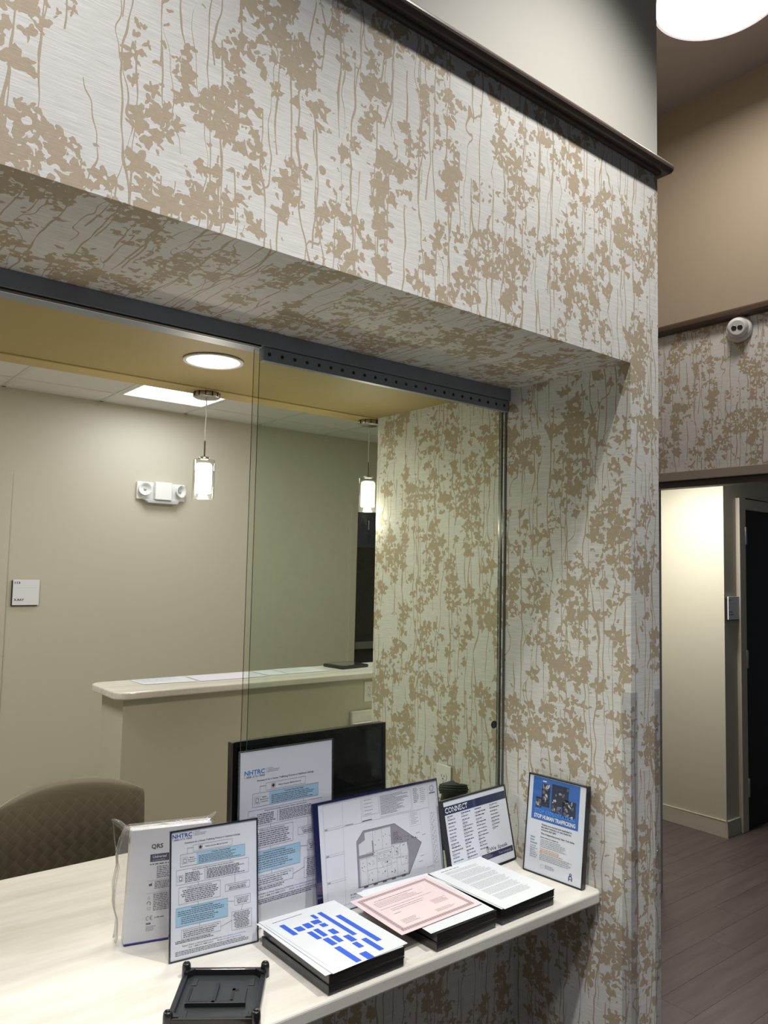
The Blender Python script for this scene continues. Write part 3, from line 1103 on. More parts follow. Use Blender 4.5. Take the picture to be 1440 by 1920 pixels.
# ------------------------------------------------------------------ upright signs on the counter
def lean(BL, ang, tilt, z=CT, dep=0.0):
    a = R(ang)
    return Matrix.Translation((BL[0], BL[1], z + dep * math.sin(R(tilt)))) @ Matrix.Rotation(a, 4, 'Z') @ Matrix.Rotation(-R(tilt), 4, 'X')


def nhtrc(d, S, ox, oy, c_logo):
    """flow chart; coordinates in mm of the letter sheet"""
    X = lambda x: ox + x * S
    Y = lambda y: oy + y * S
    bx = lambda x0, y0, x1, y1: d.frame(X(x0), Y(y0), X(x1), Y(y1), G, 0.45 * S)
    T = lambda s, x, y, size, wd=None, al='l', c=K, bo=0.0: d.text(s, X(x), Y(y), size * S, c, wd * S if wd else None, al, bo)
    L = lambda x, y, wd, n, lead, h, al='l', rag=0.25, c=G: d.lines(X(x), Y(y), wd * S, n, lead * S, h * S, c, rag, al)
    d.rect(X(24.5), Y(198), X(62), Y(224), (0.62, 0.66, 0.74))
    d.rect(X(62), Y(198), X(180), Y(223), LBLUE)
    d.rect(X(15), Y(71), X(137), Y(111), LBLUE)
    d.up()
    T('NHTRC', 5, 261.5, 12.5, 46, c=c_logo, bo=0.02)
    T('1-888-373-7888', 5, 256, 5.2, 46, c=G)
    d.line(X(54), Y(261), X(54), Y(271), G, 0.4 * S)
    T('NATIONAL', 57, 268.6, 3.0, 13, c=G)
    T('HUMAN TRAFFICKING', 57, 265.2, 3.0, 28, c=G)
    T('RESOURCE CENTER', 57, 261.8, 3.0, 25, c=G)
    T('Framework for a Human Trafficking Protocol in Healthcare Settings', 34, 246.5, 5.2, 134, bo=0.008)
    bx(54, 227, 148, 241)
    T('Patient Accesses Medical Services', 83, 232.6, 4.2, 54, bo=0.008)
    d.rect(X(66), Y(229.5), X(76), Y(239), (0.45, 0.42, 0.48))
    d.up()
    d.rect(X(69.7), Y(231), X(72.3), Y(237.6), K)
    d.rect(X(67.7), Y(233), X(74.3), Y(235.6), K)
    d.path([(X(54), Y(236.5)), (X(40), Y(236.5)), (X(40), Y(225))], G, 0.6 * S)
    bx(24, 198, 180, 224)
    d.frame(X(28), Y(204), X(41), Y(217), G, 0.4 * S)
    d.frame(X(31.5), Y(206), X(37.5), Y(214), K, 0.8 * S)
    for i, t in enumerate(('Medical', 'Attention for', 'Treatment')):
        T(t, 51, 214 - i * 4.4, 3.6, al='c', bo=0.008)
    T('Consider These Red Flags*', 121, 218.5, 4.0, 46, 'c', bo=0.01)
    L(67, 214.5, 104, 5, 3.5, 1.5)
    d.line(X(143), Y(197.5), X(143), Y(191.5), G, 0.6 * S)
    bx(15, 160, 189, 192)
    T('If any of these red flags are present, discuss with the patient:', 102, 187, 3.7, 100, 'c', bo=0.008)
    d.frame(X(18), Y(167), X(31), Y(180), G, 0.4 * S)
    d.frame(X(22), Y(169), X(28), Y(177), K, 0.9 * S)
    L(35, 181.5, 44, 6, 3.6, 1.6)
    d.line(X(82), Y(185.5), X(82), Y(162.5), G, 0.8 * S)
    L(86, 182.5, 98, 7, 3.2, 1.5)
    d.line(X(155), Y(160), X(155), Y(142), G, 0.6 * S)
    d.line(X(66), Y(160), X(66), Y(154), G, 0.6 * S)
    bx(21, 118, 119, 154)
    T('If YES to any of the above questions:', 70, 149.5, 3.6, 58, 'c', bo=0.008)
    L(26, 145.5, 88, 7, 4.0, 1.6, 'c')
    bx(131, 126, 192, 141)
    T('If NO to the above questions:', 161, 136.2, 3.4, 46, 'c', bo=0.008)
    L(138, 132.2, 46, 2, 3.6, 1.5, 'c')
    d.line(X(66), Y(118), X(66), Y(111.5), G, 0.6 * S)
    d.frame(X(15), Y(71), X(137), Y(111), (0.10, 0.22, 0.40), 0.45 * S)
    T('Assessment of Potential Danger', 76, 105.6, 4.0, 52, 'c', bo=0.01)
    L(19, 101.5, 112, 3, 4.0, 1.6, rag=0.12)
    L(27, 88.5, 98, 4, 4.1, 1.6)
    d.line(X(137), Y(103), X(154), Y(101), G, 0.6 * S)
    bx(154, 91, 193, 111)
    T('No perceived danger', 173.5, 105.6, 3.2, 33, 'c', bo=0.008)
    L(157, 102, 33, 3, 3.7, 1.5, 'c')
    d.line(X(174), Y(91), X(170), Y(78), G, 0.6 * S)
    bx(147, 38, 196, 78)
    L(150, 73.5, 43, 10, 3.6, 1.5, 'c', 0.3)
    bx(28, 44, 120, 64)
    T('If there is perceived danger near the patient, ask:', 74, 59.3, 3.4, 84, 'c', bo=0.006)
    L(32, 55.2, 84, 3, 4.0, 1.5)
    d.line(X(120), Y(52), X(147), Y(60), G, 0.6 * S)
    d.line(X(70), Y(71), X(70), Y(64.4), G, 0.6 * S)
    L(14, 40.2, 102, 2, 3.4, 1.5)
    T('Report Online or Access Resources & Referrals:', 30, 28.2, 4.4, 92)
    d.text('www.traffickingresourcecenter.org', X(123), Y(28.4), 3.6 * S, (0.10, 0.12, 0.55), 57 * S)
    T('Call: 1-888-373-7888 (24/7)', 44, 23.0, 4.0, 58)
    T('Email:', 112, 23.0, 4.0, 12)
    d.text('nhtrc@polarisproject.org', X(126), Y(23.2), 3.6 * S, (0.10, 0.12, 0.55), 44 * S)
    L(14, 18.2, 176, 3, 3.4, 1.4, rag=0.15)


def upright(name, BL, ang, tilt, W, H, label, rim_m, rim_w, depth, edges=None, paper=None, back_m=None):
    """document frame: back, rim bars, paper; origin lower left of its front face"""
    e = empty(name, lean(BL, ang, tilt, dep=depth))
    tag(e, label, 'sign')
    quick('back_panel', e, back_m or BLACKP, (0.001, W - 0.001, 0.0022, depth, 0.001, H - 0.001), bevel=0.001)
    l, r, bt, t = edges or (rim_w,) * 4
    q = MB()
    q.box(0, l, -0.001, depth + 0.0006, 0, H, rim_m)
    q.box(W - r, W, -0.001, depth + 0.0006, 0, H, rim_m)
    q.box(l, W - r, -0.001, depth + 0.0006, 0, bt, rim_m)
    q.box(l, W - r, -0.001, depth + 0.0006, H - t, H, rim_m)
    q.build('rim', e)
    px0, px1, pz0, pz1 = paper or (l, W - r, bt, H - t)
    q = MB()
    q.box(px0, px1, 0.0010, 0.0021, pz0, pz1, PAPER_C)
    p = q.build('paper', e)
    return e, p


# front flow chart
e, p = upright('document_frame', (0.766, 0.420), -6.92, 6, 0.2125, 0.2785, 'black edged upright flow-chart sign nearest the front, before the bagged white box', NAVYK, 0.0028, 0.006)
d = Doc(lambda x, y, l: (x, 0.0010 - l, y), 11, 0.8)
nhtrc(d, 1.0, 0, 0, (0.02, 0.06, 0.33))
d.build(p)
q = MB()
q.prism([(0.009, 0.2), (0.012, 0.2), (0.075, 0.009), (0.072, 0.006)], 0, 0.085, 0.125, BLACKP)
q.build('easel_leg', e)

# big flow chart behind
e, p = upright('acrylic_sign', (0.946, 0.447), 0, 2, 0.281, 0.430, 'tall clear acrylic flow-chart sign standing in front of the black monitor', CLEAR, 0.004, 0.004, (0.004, 0.004, 0.003, 0.0035), (0.0045, 0.2765, 0.003, 0.4265), CLEAR)
d = Doc(lambda x, y, l: (x, 0.0010 - l, y), 12, 0.8)
nhtrc(d, 1.245, 9.5, 45, (0.02, 0.19, 0.56))
d.build(p)

# floor plan
e, p = upright('acrylic_sign', (1.155, 0.405), 0.5, 9, 0.4405, 0.277, 'wide floor-plan sign with a navy left edge in the middle of the counter', NAVY, 0.004, 0.0045, (0.017, 0.0015, 0.002, 0.006), (0.0175, 0.4395, 0.002, 0.2715), PAPER_C)
d = Doc(lambda x, y, l: (x, 0.0010 - l, y), 13, 0.8)
LG = (0.30, 0.30, 0.35)
d.path([(33, 14), (33, 266), (434, 266), (434, 14)], LG, 0.5, True)
d.line(96, 266, 88, 14, LG, 0.5)
for y in (203, 138, 74):
    d.line(33, y, 94, y, LG, 0.5)
    d.line(33, y + 5, 94, y + 5, LG, 0.35)
    d.rect(35, y + 1, 44, y + 4, LG)
d.line(158, 262, 156, 203, LG, 0.5)
d.line(96, 203.5, 402, 202, LG, 0.5)
d.rect(100, 205, 128, 207, LG)
d.rect(158, 205, 192, 207, K)
d.frame(162, 218, 218, 262, LG, 0.5)
d.lines(168, 257, 30, 5, 9, 1.5, LG)
d.frame(222, 206, 336, 262, LG, 0.5)
d.lines(225, 258, 108, 14, 3.6, 1.4, G, 0.5)
d.line(340, 262, 340, 206, LG, 0.5)
d.lines(346, 260, 22, 9, 4.6, 1.4, G, 0.4)
d.lines(372, 257, 24, 8, 5.2, 1.4, LG, 0.5)
d.frame(325, 162, 366, 200, LG, 0.4)
d.lines(329, 195, 32, 7, 4.6, 1.3, LG, 0.5)
d.line(402, 266, 402, 14, LG, 0.5)
n = 18
d.path([(418 + 9 * math.cos(2 * PI * i / n), 252 + 9 * math.sin(2 * PI * i / n)) for i in range(n)], G, 0.8, True)
d.path([(418 + 6 * math.cos(2 * PI * i / n), 252 + 6 * math.sin(2 * PI * i / n)) for i in range(n)], LG, 1.6, True)
d.rect(407, 238, 430, 241, G)
for y0, y1 in ((150, 185), (120, 146), (50, 116)):
    d.frame(406, y0, 422, y1, LG, 0.5)
    for k in range(int((y1 - y0) / 5)):
        d.rect(408 + (k % 3) * 4, y0 + 2 + k * 5, 410 + (k % 3) * 4, y0 + 6 + k * 5, LG)
d.frame(378, 22, 402, 44, LG, 0.5)
for x, y in ((345, 141), (368, 132), (355, 78), (348, 64)):
    d.greek(x, y, 14, 1.6, LG)
poly = [(132, 45), (135, 159), (159, 182), (269, 181), (363, 114), (310, 42)]
d.poly(poly, (0.25, 0.25, 0.30))
d.up()
d.poly([(139, 45), (141, 150), (163, 158), (163, 176), (254, 177), (252, 129), (309, 126), (312, 100), (307, 44)], (0.60, 0.63, 0.70))
d.up()
d.poly([(139, 114), (139, 122), (186, 122), (186, 152), (190, 152), (190, 114)], (0.25, 0.25, 0.30))
d.path(poly, G, 0.9, True)
rr_ = random.Random(8)
for x0, y0, x1, y1 in ((190, 124, 222, 176), (222, 124, 254, 176), (142, 45, 165, 112), (165, 45, 198, 80), (165, 80, 198, 112), (201, 96, 253, 117), (206, 100, 247, 113), (253, 92, 283, 126), (283, 70, 309, 126), (198, 45, 232, 78), (232, 45, 268, 82), (268, 45, 306, 90), (165, 112, 201, 124), (216, 78, 248, 92), (262, 100, 276, 118)):
    d.frame(x0, y0, x1, y1, G, 0.6)
    for k in range(4):
        x, y = rr_.uniform(x0 + 3, x1 - 5), rr_.uniform(y0 + 3, y1 - 4)
        d.rect(x, y, x + rr_.uniform(1, 4), y + rr_.uniform(1, 3), K if k % 2 else G)
    a, bq = rr_.uniform(x0, x1), rr_.uniform(y0, y1)
    d.line(a, bq, a + rr_.uniform(-8, 8), bq + rr_.uniform(-8, 8), K, 0.6)
d.frame(262, 138, 278, 158, K, 0.6)
d.frame(265, 141, 275, 155, K, 0.6)
for k in range(22):
    x = rr_.uniform(256, 345)
    y = 128 + rr_.uniform(0, 0.5) * (360 - x) * 0.5
    d.rect(x, y, x + rr_.uniform(1.5, 5), y + 1.4, K)
for x in (150, 182, 214, 246, 282):
    d.rect(x, 40, x + 14, 45, G)
d.greek(104, 32, 26, 3, LG)
d.greek(104, 26, 18, 2, LG)
d.build(p)

# CONNECT sign
e, p = upright('document_frame', (1.590, 0.3695), 4, 13, 0.289, 0.2185, 'landscape black framed CONNECT sign leaning near the glass corner', BLACKP, 0.003, 0.016, (0.003, 0.004, 0.004, 0.003))
d = Doc(lambda x, y, l: (x, 0.0010 - l, y), 14, 0.8)
NV = (0.018, 0.026, 0.075)
d.rect(3, 178, 284, 201, NV)
d.rect(136, 25, 282, 41, NV)
d.up()
d.text('CONNECT', 8, 182.5, 21, (0.72, 0.75, 0.82), 98, bold=0.02)
d.up()
d.rect(8, 188.6, 108, 190.0, NV)
d.line(30, 180, 52, 200, NV, 1.2)
d.line(66, 180, 90, 200, NV, 1.2)
for cx, n, top in ((14, 15, 171), (74, 15, 171), (134, 13, 171), (203, 8, 171)):
    for i in range(n):
        y = top - i * 9.4
        if y < 46 and cx > 130:
            continue
        d.greek(cx, y, d.rng.uniform(24, 48), 2.3, K if d.rng.random() < 0.45 else G)
        if d.rng.random() < 0.5:
            d.greek(cx, y - 3.6, d.rng.uniform(8, 18), 1.3, LG)
d.frame(162, 44, 170, 57, G, 1.8)
d.line(166, 50, 166, 60, G, 1.6)
d.text('We Speak', 175, 45, 15, (0.05, 0.06, 0.10), 84)
d.text('Your Language', 212, 29, 11, (0.28, 0.32, 0.44), 62)
d.lines(141, 36, 44, 3, 3.6, 1.4, LG)
d.build(p)
q = MB()
q.prism([(0.016, 0.13), (0.019, 0.13), (0.056, 0.018), (0.053, 0.015)], 0, 0.11, 0.17, BLACKP)
q.build('easel_leg', e)

# STOP HUMAN TRAFFICKING poster
e, p = upright('document_frame', (1.834, 0.325), -86.0, 6, 0.2035, 0.2785, 'black framed blue STOP HUMAN TRAFFICKING poster leaning on the pier', BLACKP, 0.003, 0.016, (0.003, 0.004, 0.003, 0.003))
d = Doc(lambda x, y, l: (x, 0.0010 - l, y), 15, 0.8)
PB = (0.028, 0.125, 0.44)
d.rect(17, 151, 179, 273, PB)
d.up()


def photo(x0, y0, x1, y1, seed):
    """abstract black-and-white photo patches"""
    r_ = random.Random(seed)
    d.rect(x0, y0, x1, y1, (0.012, 0.018, 0.05))
    d.up()
    for k in range(16):
        cx, cy = r_.uniform(x0 + 4, x1 - 4), r_.uniform(y0 + 4, y1 - 4)
        ra, rb = r_.uniform(1.5, 5.5), r_.uniform(2, 8)
        g = r_.choice((0.03, 0.06, 0.12, 0.25, 0.45))
        t0 = r_.uniform(0, PI)
        pts = []
        for i in range(9):
            a = 2 * PI * i / 9
            w_ = 1 + r_.uniform(-0.25, 0.25)
            xx, yy = ra * math.cos(a) * w_, rb * math.sin(a) * w_
            pts.append((min(x1, max(x0, cx + xx * math.cos(t0) - yy * math.sin(t0))), min(y1, max(y0, cy + xx * math.sin(t0) + yy * math.cos(t0)))))
        if k == 8:
            d.up()
        d.poly(pts, (g, g, g * 1.05))
    d.k -= 2


photo(49, 192, 78, 257, 1)
photo(84, 204, 142, 262, 2)
photo(122, 176, 168, 226, 3)
photo(84, 182, 118, 204, 4)
photo(30, 186, 50, 216, 7)
d.up()
d.up()
d.up()
d.rect(51, 262, 64, 265, (0.75, 0.78, 0.85))
d.text('STOP EXPLOITATION', 27, 172, 15, (0.05, 0.27, 0.80), 140, bold=0.03)
d.text('STOP HUMAN TRAFFICKING', 27, 157, 15.5, (0.78, 0.80, 0.85), 143, bold=0.03)
for i, t in enumerate(('Victims are coerced and exploited in', 'the labor industry or sex trade for', "someone else's gain.")):
    d.text(t, 55, 139 - i * 7.2, 6.6, K, None if i == 2 else 104, bold=0.02)
d.text('This is happening across New York State.', 55, 114, 6.6, K, 116, bold=0.02)
d.text('Know when to contact us:', 55, 104, 5.4, K, 62, bold=0.02)
d.lines(55, 98, 92, 5, 4.8, 1.8, LG)
d.lines(55, 72, 92, 3, 4.6, 1.9, (0.62, 0.30, 0.10), 0.3)
d.lines(55, 57, 112, 4, 4.8, 1.8, LG)
for i, t in enumerate(("Here's", 'Know', 'Someone?')):
    d.text(t, 20, 98 - i * 8, 6.0, NBLUE, bold=0.02)
d.lines(20, 74, 28, 6, 6, 2.0, LG, 0.5)
n = 16
d.path([(66 + 5.5 * math.cos(2 * PI * i / n), 26 + 5.5 * math.sin(2 * PI * i / n)) for i in range(n)], (0.45, 0.46, 0.42), 0.8, True)
d.lines(76, 30, 34, 3, 3.8, 1.6, LG)
d.path([(158, 12), (158, 22), (163, 27), (168, 22), (168, 12)], (0.02, 0.05, 0.20), 2.6)
d.path([(160, 17), (166, 17)], (0.02, 0.05, 0.20), 2.2)
d.path([(163 + 3.2 * math.cos(2 * PI * i / 12), 29 + 3.2 * math.sin(2 * PI * i / 12)) for i in range(12)], (0.02, 0.05, 0.20), 1.8, True)
d.build(p)
q = MB()
q.prism([(0.016, 0.16), (0.019, 0.16), (0.052, 0.012), (0.049, 0.008)], 0, 0.07, 0.12, BLACKP)
q.build('easel_leg', e)


# ------------------------------------------------------------------ stacked wrapped frames
def wrapped_frame(mx, label, W=0.208, L=0.275, H=0.0212):
    e = empty('wrapped_frame', mx)
    tag(e, label, 'picture frame', 'shrink-wrapped black document frames in three stacks')
    q = MB()
    q.box(0.0015, W - 0.0015, 0.0015, L - 0.0015, 0.001, H - 0.003, BLACKP)
    q.build('frame_body', e, 0.002)
    q = MB()
    q.box(0.001, 0.008, 0.001, L - 0.001, H - 0.003, H - 0.0008, BLACKP)
    q.box(W - 0.008, W - 0.001, 0.001, L - 0.001, H - 0.003, H - 0.0008, BLACKP)
    q.box(0.008, W - 0.008, 0.001, 0.008, H - 0.003, H - 0.0008, BLACKP)
    q.box(0.008, W - 0.008, L - 0.008, L - 0.001, H - 0.003, H - 0.0008, BLACKP)
    q.build('rim', e)
    q = MB()
    q.box(0.008, W - 0.008, 0.008, L - 0.008, H - 0.003, H - 0.0018, BLACKG)
    q.build('face_sheet', e)
    q = MB()
    q.box(0, W, 0, L, 0.0002, H - 0.0002, WRAP)
    q.build('shrink_wrap', e, 0.0015)
    return e


for sx, sy, rot, nm in ((0.974, 0.101, 0.2, 'left'), (1.281, 0.104, 1.6, 'middle'), (1.505, 0.108, 0.4, 'right')):
    for k in range(2):
        wrapped_frame(Matrix.Translation((sx + k * 0.001, sy + 0.001 * k, CT + k * 0.0214)) @ Matrix.Rotation(R(rot - k * 0.5), 4, 'Z'),
                      '%s shrink-wrapped black frame of the %s stack on the counter front' % (('lower', 'upper')[k], nm))
ZS = CT + 0.0432


def sheet(name, corners, z, label, cat, m, tilt=(0, 0), sag=0.0, group=None):
    """loose paper: corners bl, br, tr, tl as (x, y); slight bow so it is not a flat card"""
    bl, br, tr, tl = [Vector((*c, 0)) for c in corners]
    W = (br - bl).length
    L = (tl - bl).length
    o = empty('tmp')
    bpy.data.objects.remove(o)

    def P(u, v, l=0.0):
        a = bl.lerp(br, u)
        c = tl.lerp(tr, u)
        q = a.lerp(c, v)
        return Vector((q.x - bl.x, q.y - bl.y, tilt[0] * u + tilt[1] * v + sag * (4 * (u - 0.5) ** 2) * 1.0 + l))
    q = MB()
    N = 10
    vs = [P(i / N, j / 4, l) for l in (0.0004, 0.0) for j in range(5) for i in range(N + 1)]
    st = N + 1
    fs = []
    for j in range(4):
        for i in range(N):
            a = j * st + i
            fs.append((a, a + 1, a + st + 1, a + st))
            a += 5 * st
            fs.append((a, a + st, a + st + 1, a + 1))
    q.faces(vs, fs, m, True)
    ob = q.build(name, None, fix=False)
    ob.location = (bl.x, bl.y, z)
    tag(ob, label, cat, group)
    return ob, (lambda x, y, l: P(x / W, y / L, 0.0004 + l))


# blue-bar sheet on the left stack
sheet('paper_sheet', [(0.966, 0.103), (1.178, 0.103), (1.182, 0.384), (0.968, 0.392)], ZS, 'plain white sheet peeking out under the blue-bar sheet', 'paper', PAPER)
ob, to3 = sheet('paper_sheet', [(0.982, 0.098), (1.194, 0.107), (1.191, 0.390), (0.975, 0.395)], ZS + 0.0012, 'white sheet printed with blue bars lying on the left frame stack', 'paper', PAPER)
d = Doc(to3, 21)
for x0, x1, y0, y1 in ((1.097, 1.107, 0.334, 0.358), (1.118, 1.130, 0.212, 0.360), (1.144, 1.158, 0.155, 0.321), (1.010, 1.023, 0.290, 0.351), (1.030, 1.049, 0.299, 0.322), (1.055, 1.073, 0.301, 0.327), (1.079, 1.101, 0.310, 0.330), (1.087, 1.103, 0.287, 0.305),
                       (1.042, 1.055, 0.242, 0.285), (1.061, 1.074, 0.246, 0.289), (1.086, 1.102, 0.242, 0.268), (1.052, 1.067, 0.199, 0.237), (1.073, 1.087, 0.203, 0.236), (1.097, 1.113, 0.188, 0.222), (1.093, 1.107, 0.154, 0.182), (1.121, 1.135, 0.117, 0.185), (1.049, 1.064, 0.106, 0.188), (1.077, 1.096, 0.102, 0.134)):
    d.mb.poly([to3(x - 0.982, y - 0.098 - (x - 0.982) * 0.035, 0.0004) for x, y in ((x0, y0), (x1, y0), (x1, y1), (x0, y1))], BLUE1)
d.line(22, 272, 105, 276, NBLUE, 1.6)
d.line(10, 30, 6, 275, LG, 0.6)
d.build(ob)

# certificate on the middle stack
sheet('paper_sheet', [(1.269, 0.112), (1.484, 0.114), (1.503, 0.385), (1.285, 0.398)], ZS, 'white sheets under the pink certificate on the middle frame stack', 'paper', PAPER)
sheet('paper_sheet', [(1.267, 0.150), (1.482, 0.156), (1.490, 0.380), (1.262, 0.392)], ZS + 0.0012, 'white sheet whose back corner sticks out behind the pink certificate', 'paper', PAPER)
ob, to3 = sheet('certificate', [(1.206, 0.142), (1.480, 0.152), (1.483, 0.371), (1.216, 0.357)], ZS + 0.0024, 'pink certificate with an ornamental border on the middle stack', 'certificate', PAPER_P)
d = Doc(to3, 22)
PK = (0.30, 0.22, 0.25)
PK2 = (0.46, 0.355, 0.38)
W_, H_ = 274, 215
for a, bq, c, dd in ((14, 12, 260, 24), (14, 191, 260, 203), (14, 24, 26, 191), (248, 24, 260, 191)):
    d.rect(a, bq, c, dd, PK2)
d.up()
for i in range(30):
    t = 18 + i * 8.2
    for y in (18, 197):
        d.poly([(t - 3.4, y), (t, y - 5), (t + 3.4, y), (t, y + 5)], PK)
for i in range(21):
    t = 24 + i * 8.2
    for x in (20, 254):
        d.poly([(x - 5, t), (x, t - 3.4), (x + 5, t), (x, t + 3.4)], PK)
GP = (0.36, 0.28, 0.31)
d.lines(50, 172, 150, 1, 6, 3.0, GP, 0.1)
d.lines(40, 163, 180, 4, 7, 1.8, GP, 0.35)
d.lines(36, 128, 190, 1, 6, 1.6, GP, 0.1)
d.lines(60, 116, 120, 2, 8, 1.8, GP, 0.5)
d.greek(52, 92, 24, 2, GP)
d.lines(175, 92, 60, 5, 5, 1.4, GP, 0.3)
d.lines(44, 56, 50, 4, 6, 1.6, GP, 0.3)
d.lines(150, 46, 70, 3, 5, 1.4, GP, 0.4)
d.build(ob)

# letter on the right stack
sheet('paper_sheet', [(1.500, 0.104), (1.703, 0.110), (1.706, 0.385), (1.498, 0.378)], ZS, 'white sheet directly under the typed letter on the right stack', 'paper', PAPER)
ob, to3 = sheet('letter_sheet', [(1.505, 0.098), (1.708, 0.106), (1.713, 0.385), (1.502, 0.378)], ZS + 0.0012, 'typed letter page lying on the right frame stack before the blue poster', 'paper', PAPER)
d = Doc(to3, 23)
d.greek(32, 262, 70, 2.4, G)
y = 250
LG2 = (0.36, 0.38, 0.43)
for n in (3, 7, 5, 7, 6, 6):
    d.lines(34, y, 134, n, 5.4, 2.0, LG2, 0.12)
    y -= n * 5.4 + 5.5
    if y < 24:
        break
d.build(ob)

# ------------------------------------------------------------------ black frame back lying at the front
e = empty('frame_back_tray', Matrix.Translation((0.660, 0.196, CT)) @ Matrix.Rotation(R(-35.6), 4, 'Z'))
tag(e, 'empty black plastic frame back lying face up at the counter front', 'plastic tray')
W, L = 0.176, 0.196
q = MB()
q.box(0, W, 0, L, 0.0015, 0.0045, TRAYP)
q.build('plate', e, 0.001)
for nm, bx_ in (('side_wall', (0, 0.011, 0.004, L - 0.004, 0.0, 0.014)), ('side_wall', (W - 0.011, W, 0.004, L - 0.004, 0.0, 0.014)), ('end_wall', (0.004, W - 0.004, L - 0.010, L, 0.0, 0.017)), ('end_wall', (0.004, W - 0.004, 0, 0.010, 0.0, 0.017))):
    quick(nm, e, BLACKP, bx_, bevel=0.0015)
for x, y, sx, sy in ((0.004, L - 0.006, -1, 1), (W - 0.004, L - 0.006, 1, 1), (0.004, 0.006, -1, -1), (W - 0.004, 0.006, 1, -1)):
    q = MB()
    q.lathe([(0.0095, 0.0), (0.0095, 0.02), (0.0085, 0.027), (0.0065, 0.030), (0.0045, 0.027), (0.0045, 0.018), (0.0, 0.018)], BLACKP, 16, (x, y, 0))
    q.prism([(x - sx * 0.020, y), (x, y), (x, y - sy * 0.020), (x - sx * 0.004, y - sy * 0.020), (x - sx * 0.020, y - sy * 0.004)], 2, 0.004, 0.0185, BLACKP)
    q.build('corner_post', e)
for x in (0.022, W - 0.034):
    for y in (0.020, L - 0.052):
        q = MB()
        q.box(x, x + 0.012, y, y + 0.030, 0.0045, 0.0062, TRAYP)
        q.build('pad', e, 0.004, 3)
q = MB()
q.box(0.030, 0.078, 0.072, 0.130, 0.0045, 0.0098, TRAYP)
q.box(0.083, 0.142, 0.072, 0.130, 0.0045, 0.0078, TRAYP)
q.build('centre_block', e, 0.001)
q = MB()
q.box(0.076, 0.084, 0.064, 0.140, 0.0045, 0.0135, BLACKP)
q.box(0.026, 0.145, 0.063, 0.072, 0.0045, 0.0135, BLACKP)
q.box(0.024, 0.030, 0.066, 0.128, 0.0045, 0.0110, BLACKP)
q.build('rib', e, 0.001)
q = MB()
q.box(0.112, 0.118, 0.080, 0.126, 0.0078, 0.0086, DARKGAP)
q.box(0.112, 0.125, 0.118, 0.126, 0.0078, 0.0086, DARKGAP)
q.box(0.108, 0.120, 0.078, 0.084, 0.0078, 0.0086, DARKGAP)
q.build('slot', e)

# ------------------------------------------------------------------ bagged white box
mxb = Matrix.Translation((0.713, 0.555, CT)) @ Matrix.Rotation(R(-14.9), 4, 'Z') @ Matrix.Rotation(R(-3), 4, 'X')
e = empty('supply_box', mxb)
tag(e, 'white QRS cardboard box standing inside a clear bag', 'box')
BW, BD, BH = 0.200, 0.044, 0.2565
q = MB()
q.prism([(0, 0.0055), (BW, 0.0055), (BW - 0.002, BH), (0.010, BH)], 1, 0, BD, CARD)
carton = q.build('carton', e, 0.0012)
quick('blue_base', e, mat('ink_violet_blue', (0.04, 0.035, 0.30), 0.5), (0.001, BW - 0.001, 0.0005, BD, 0.002, 0.0058))
q = MB()
q.prism([(0.001 - 0.0008, 0.008), (0.0105 - 0.0008, BH - 0.004), (0.0115, BH - 0.004), (0.002, 0.008)], 1, 0.010, BD - 0.004, CREAM)
q.build('spine_label', e)
d = Doc(lambda x, y, l: (x, -l, y), 31)
d.text('QRS', 56, 211, 14, K, 27, bold=0.03)
d.rect(54, 181, 150, 198, (0.015, 0.02, 0.06))
d.up()
d.text('Universal', 60, 189, 8.5, (0.75, 0.77, 0.82), bold=0.01)
d.text('12-channel ECG', 60, 183, 4.4, (0.6, 0.62, 0.7))
d.greek(54, 174, 90, 2.6, G)
d.lines(70, 168, 74, 7, 4.0, 1.8, G, 0.3)
d.line(50, 138, 150, 140, LG, 0.5)
d.poly([(53, 127), (60, 127), (60, 134), (58, 132), (58, 131), (56, 132), (56, 131), (53, 132)], K)
d.lines(66, 134, 80, 5, 3.6, 1.7, G, 0.4)
d.line(48, 110, 150, 112, LG, 0.5)
d.path([(51, 98), (54, 104), (57, 98)], LG, 0.6, True)
d.path([(54 + 4 * math.cos(R(a)), 88 + 4 * math.sin(R(a))) for a in range(-60, 220, 20)], K, 1.3)
d.frame(51, 74, 58, 79, LG, 0.7)
d.lines(64, 106, 82, 10, 3.9, 1.8, G, 0.3)
n = 10
for cx in (53, 62):
    d.path([(cx + 4.2 * math.cos(R(a)), 55 + 4.2 * math.sin(R(a))) for a in range(70, 291, 20)], K, 0.9)
d.line(58, 55, 61.5, 55, K, 0.9)
d.greek(68, 54, 22, 2, G)
d.rect(49, 41, 60, 45, G)
d.lines(49, 36, 24, 4, 3.0, 1.3, LG, 0.3)
d.build(carton)
# spine lettering, running up the narrow side
d = Doc(lambda x, y, l: (0.0002 + 0.0388 * (y / 0.9932) - l - 0.0006, BD - x, y), 33)
d = Doc(lambda x, y, l: (0.0095 * (y - 0.008) / 0.2445 - 0.0012 - l, BD - 0.004 - x, y), 33)
d.text('QRS', 7, 226, 14, K, 25, bold=0.03)
sp = d.build(carton)
sp.name = 'spine_printing'

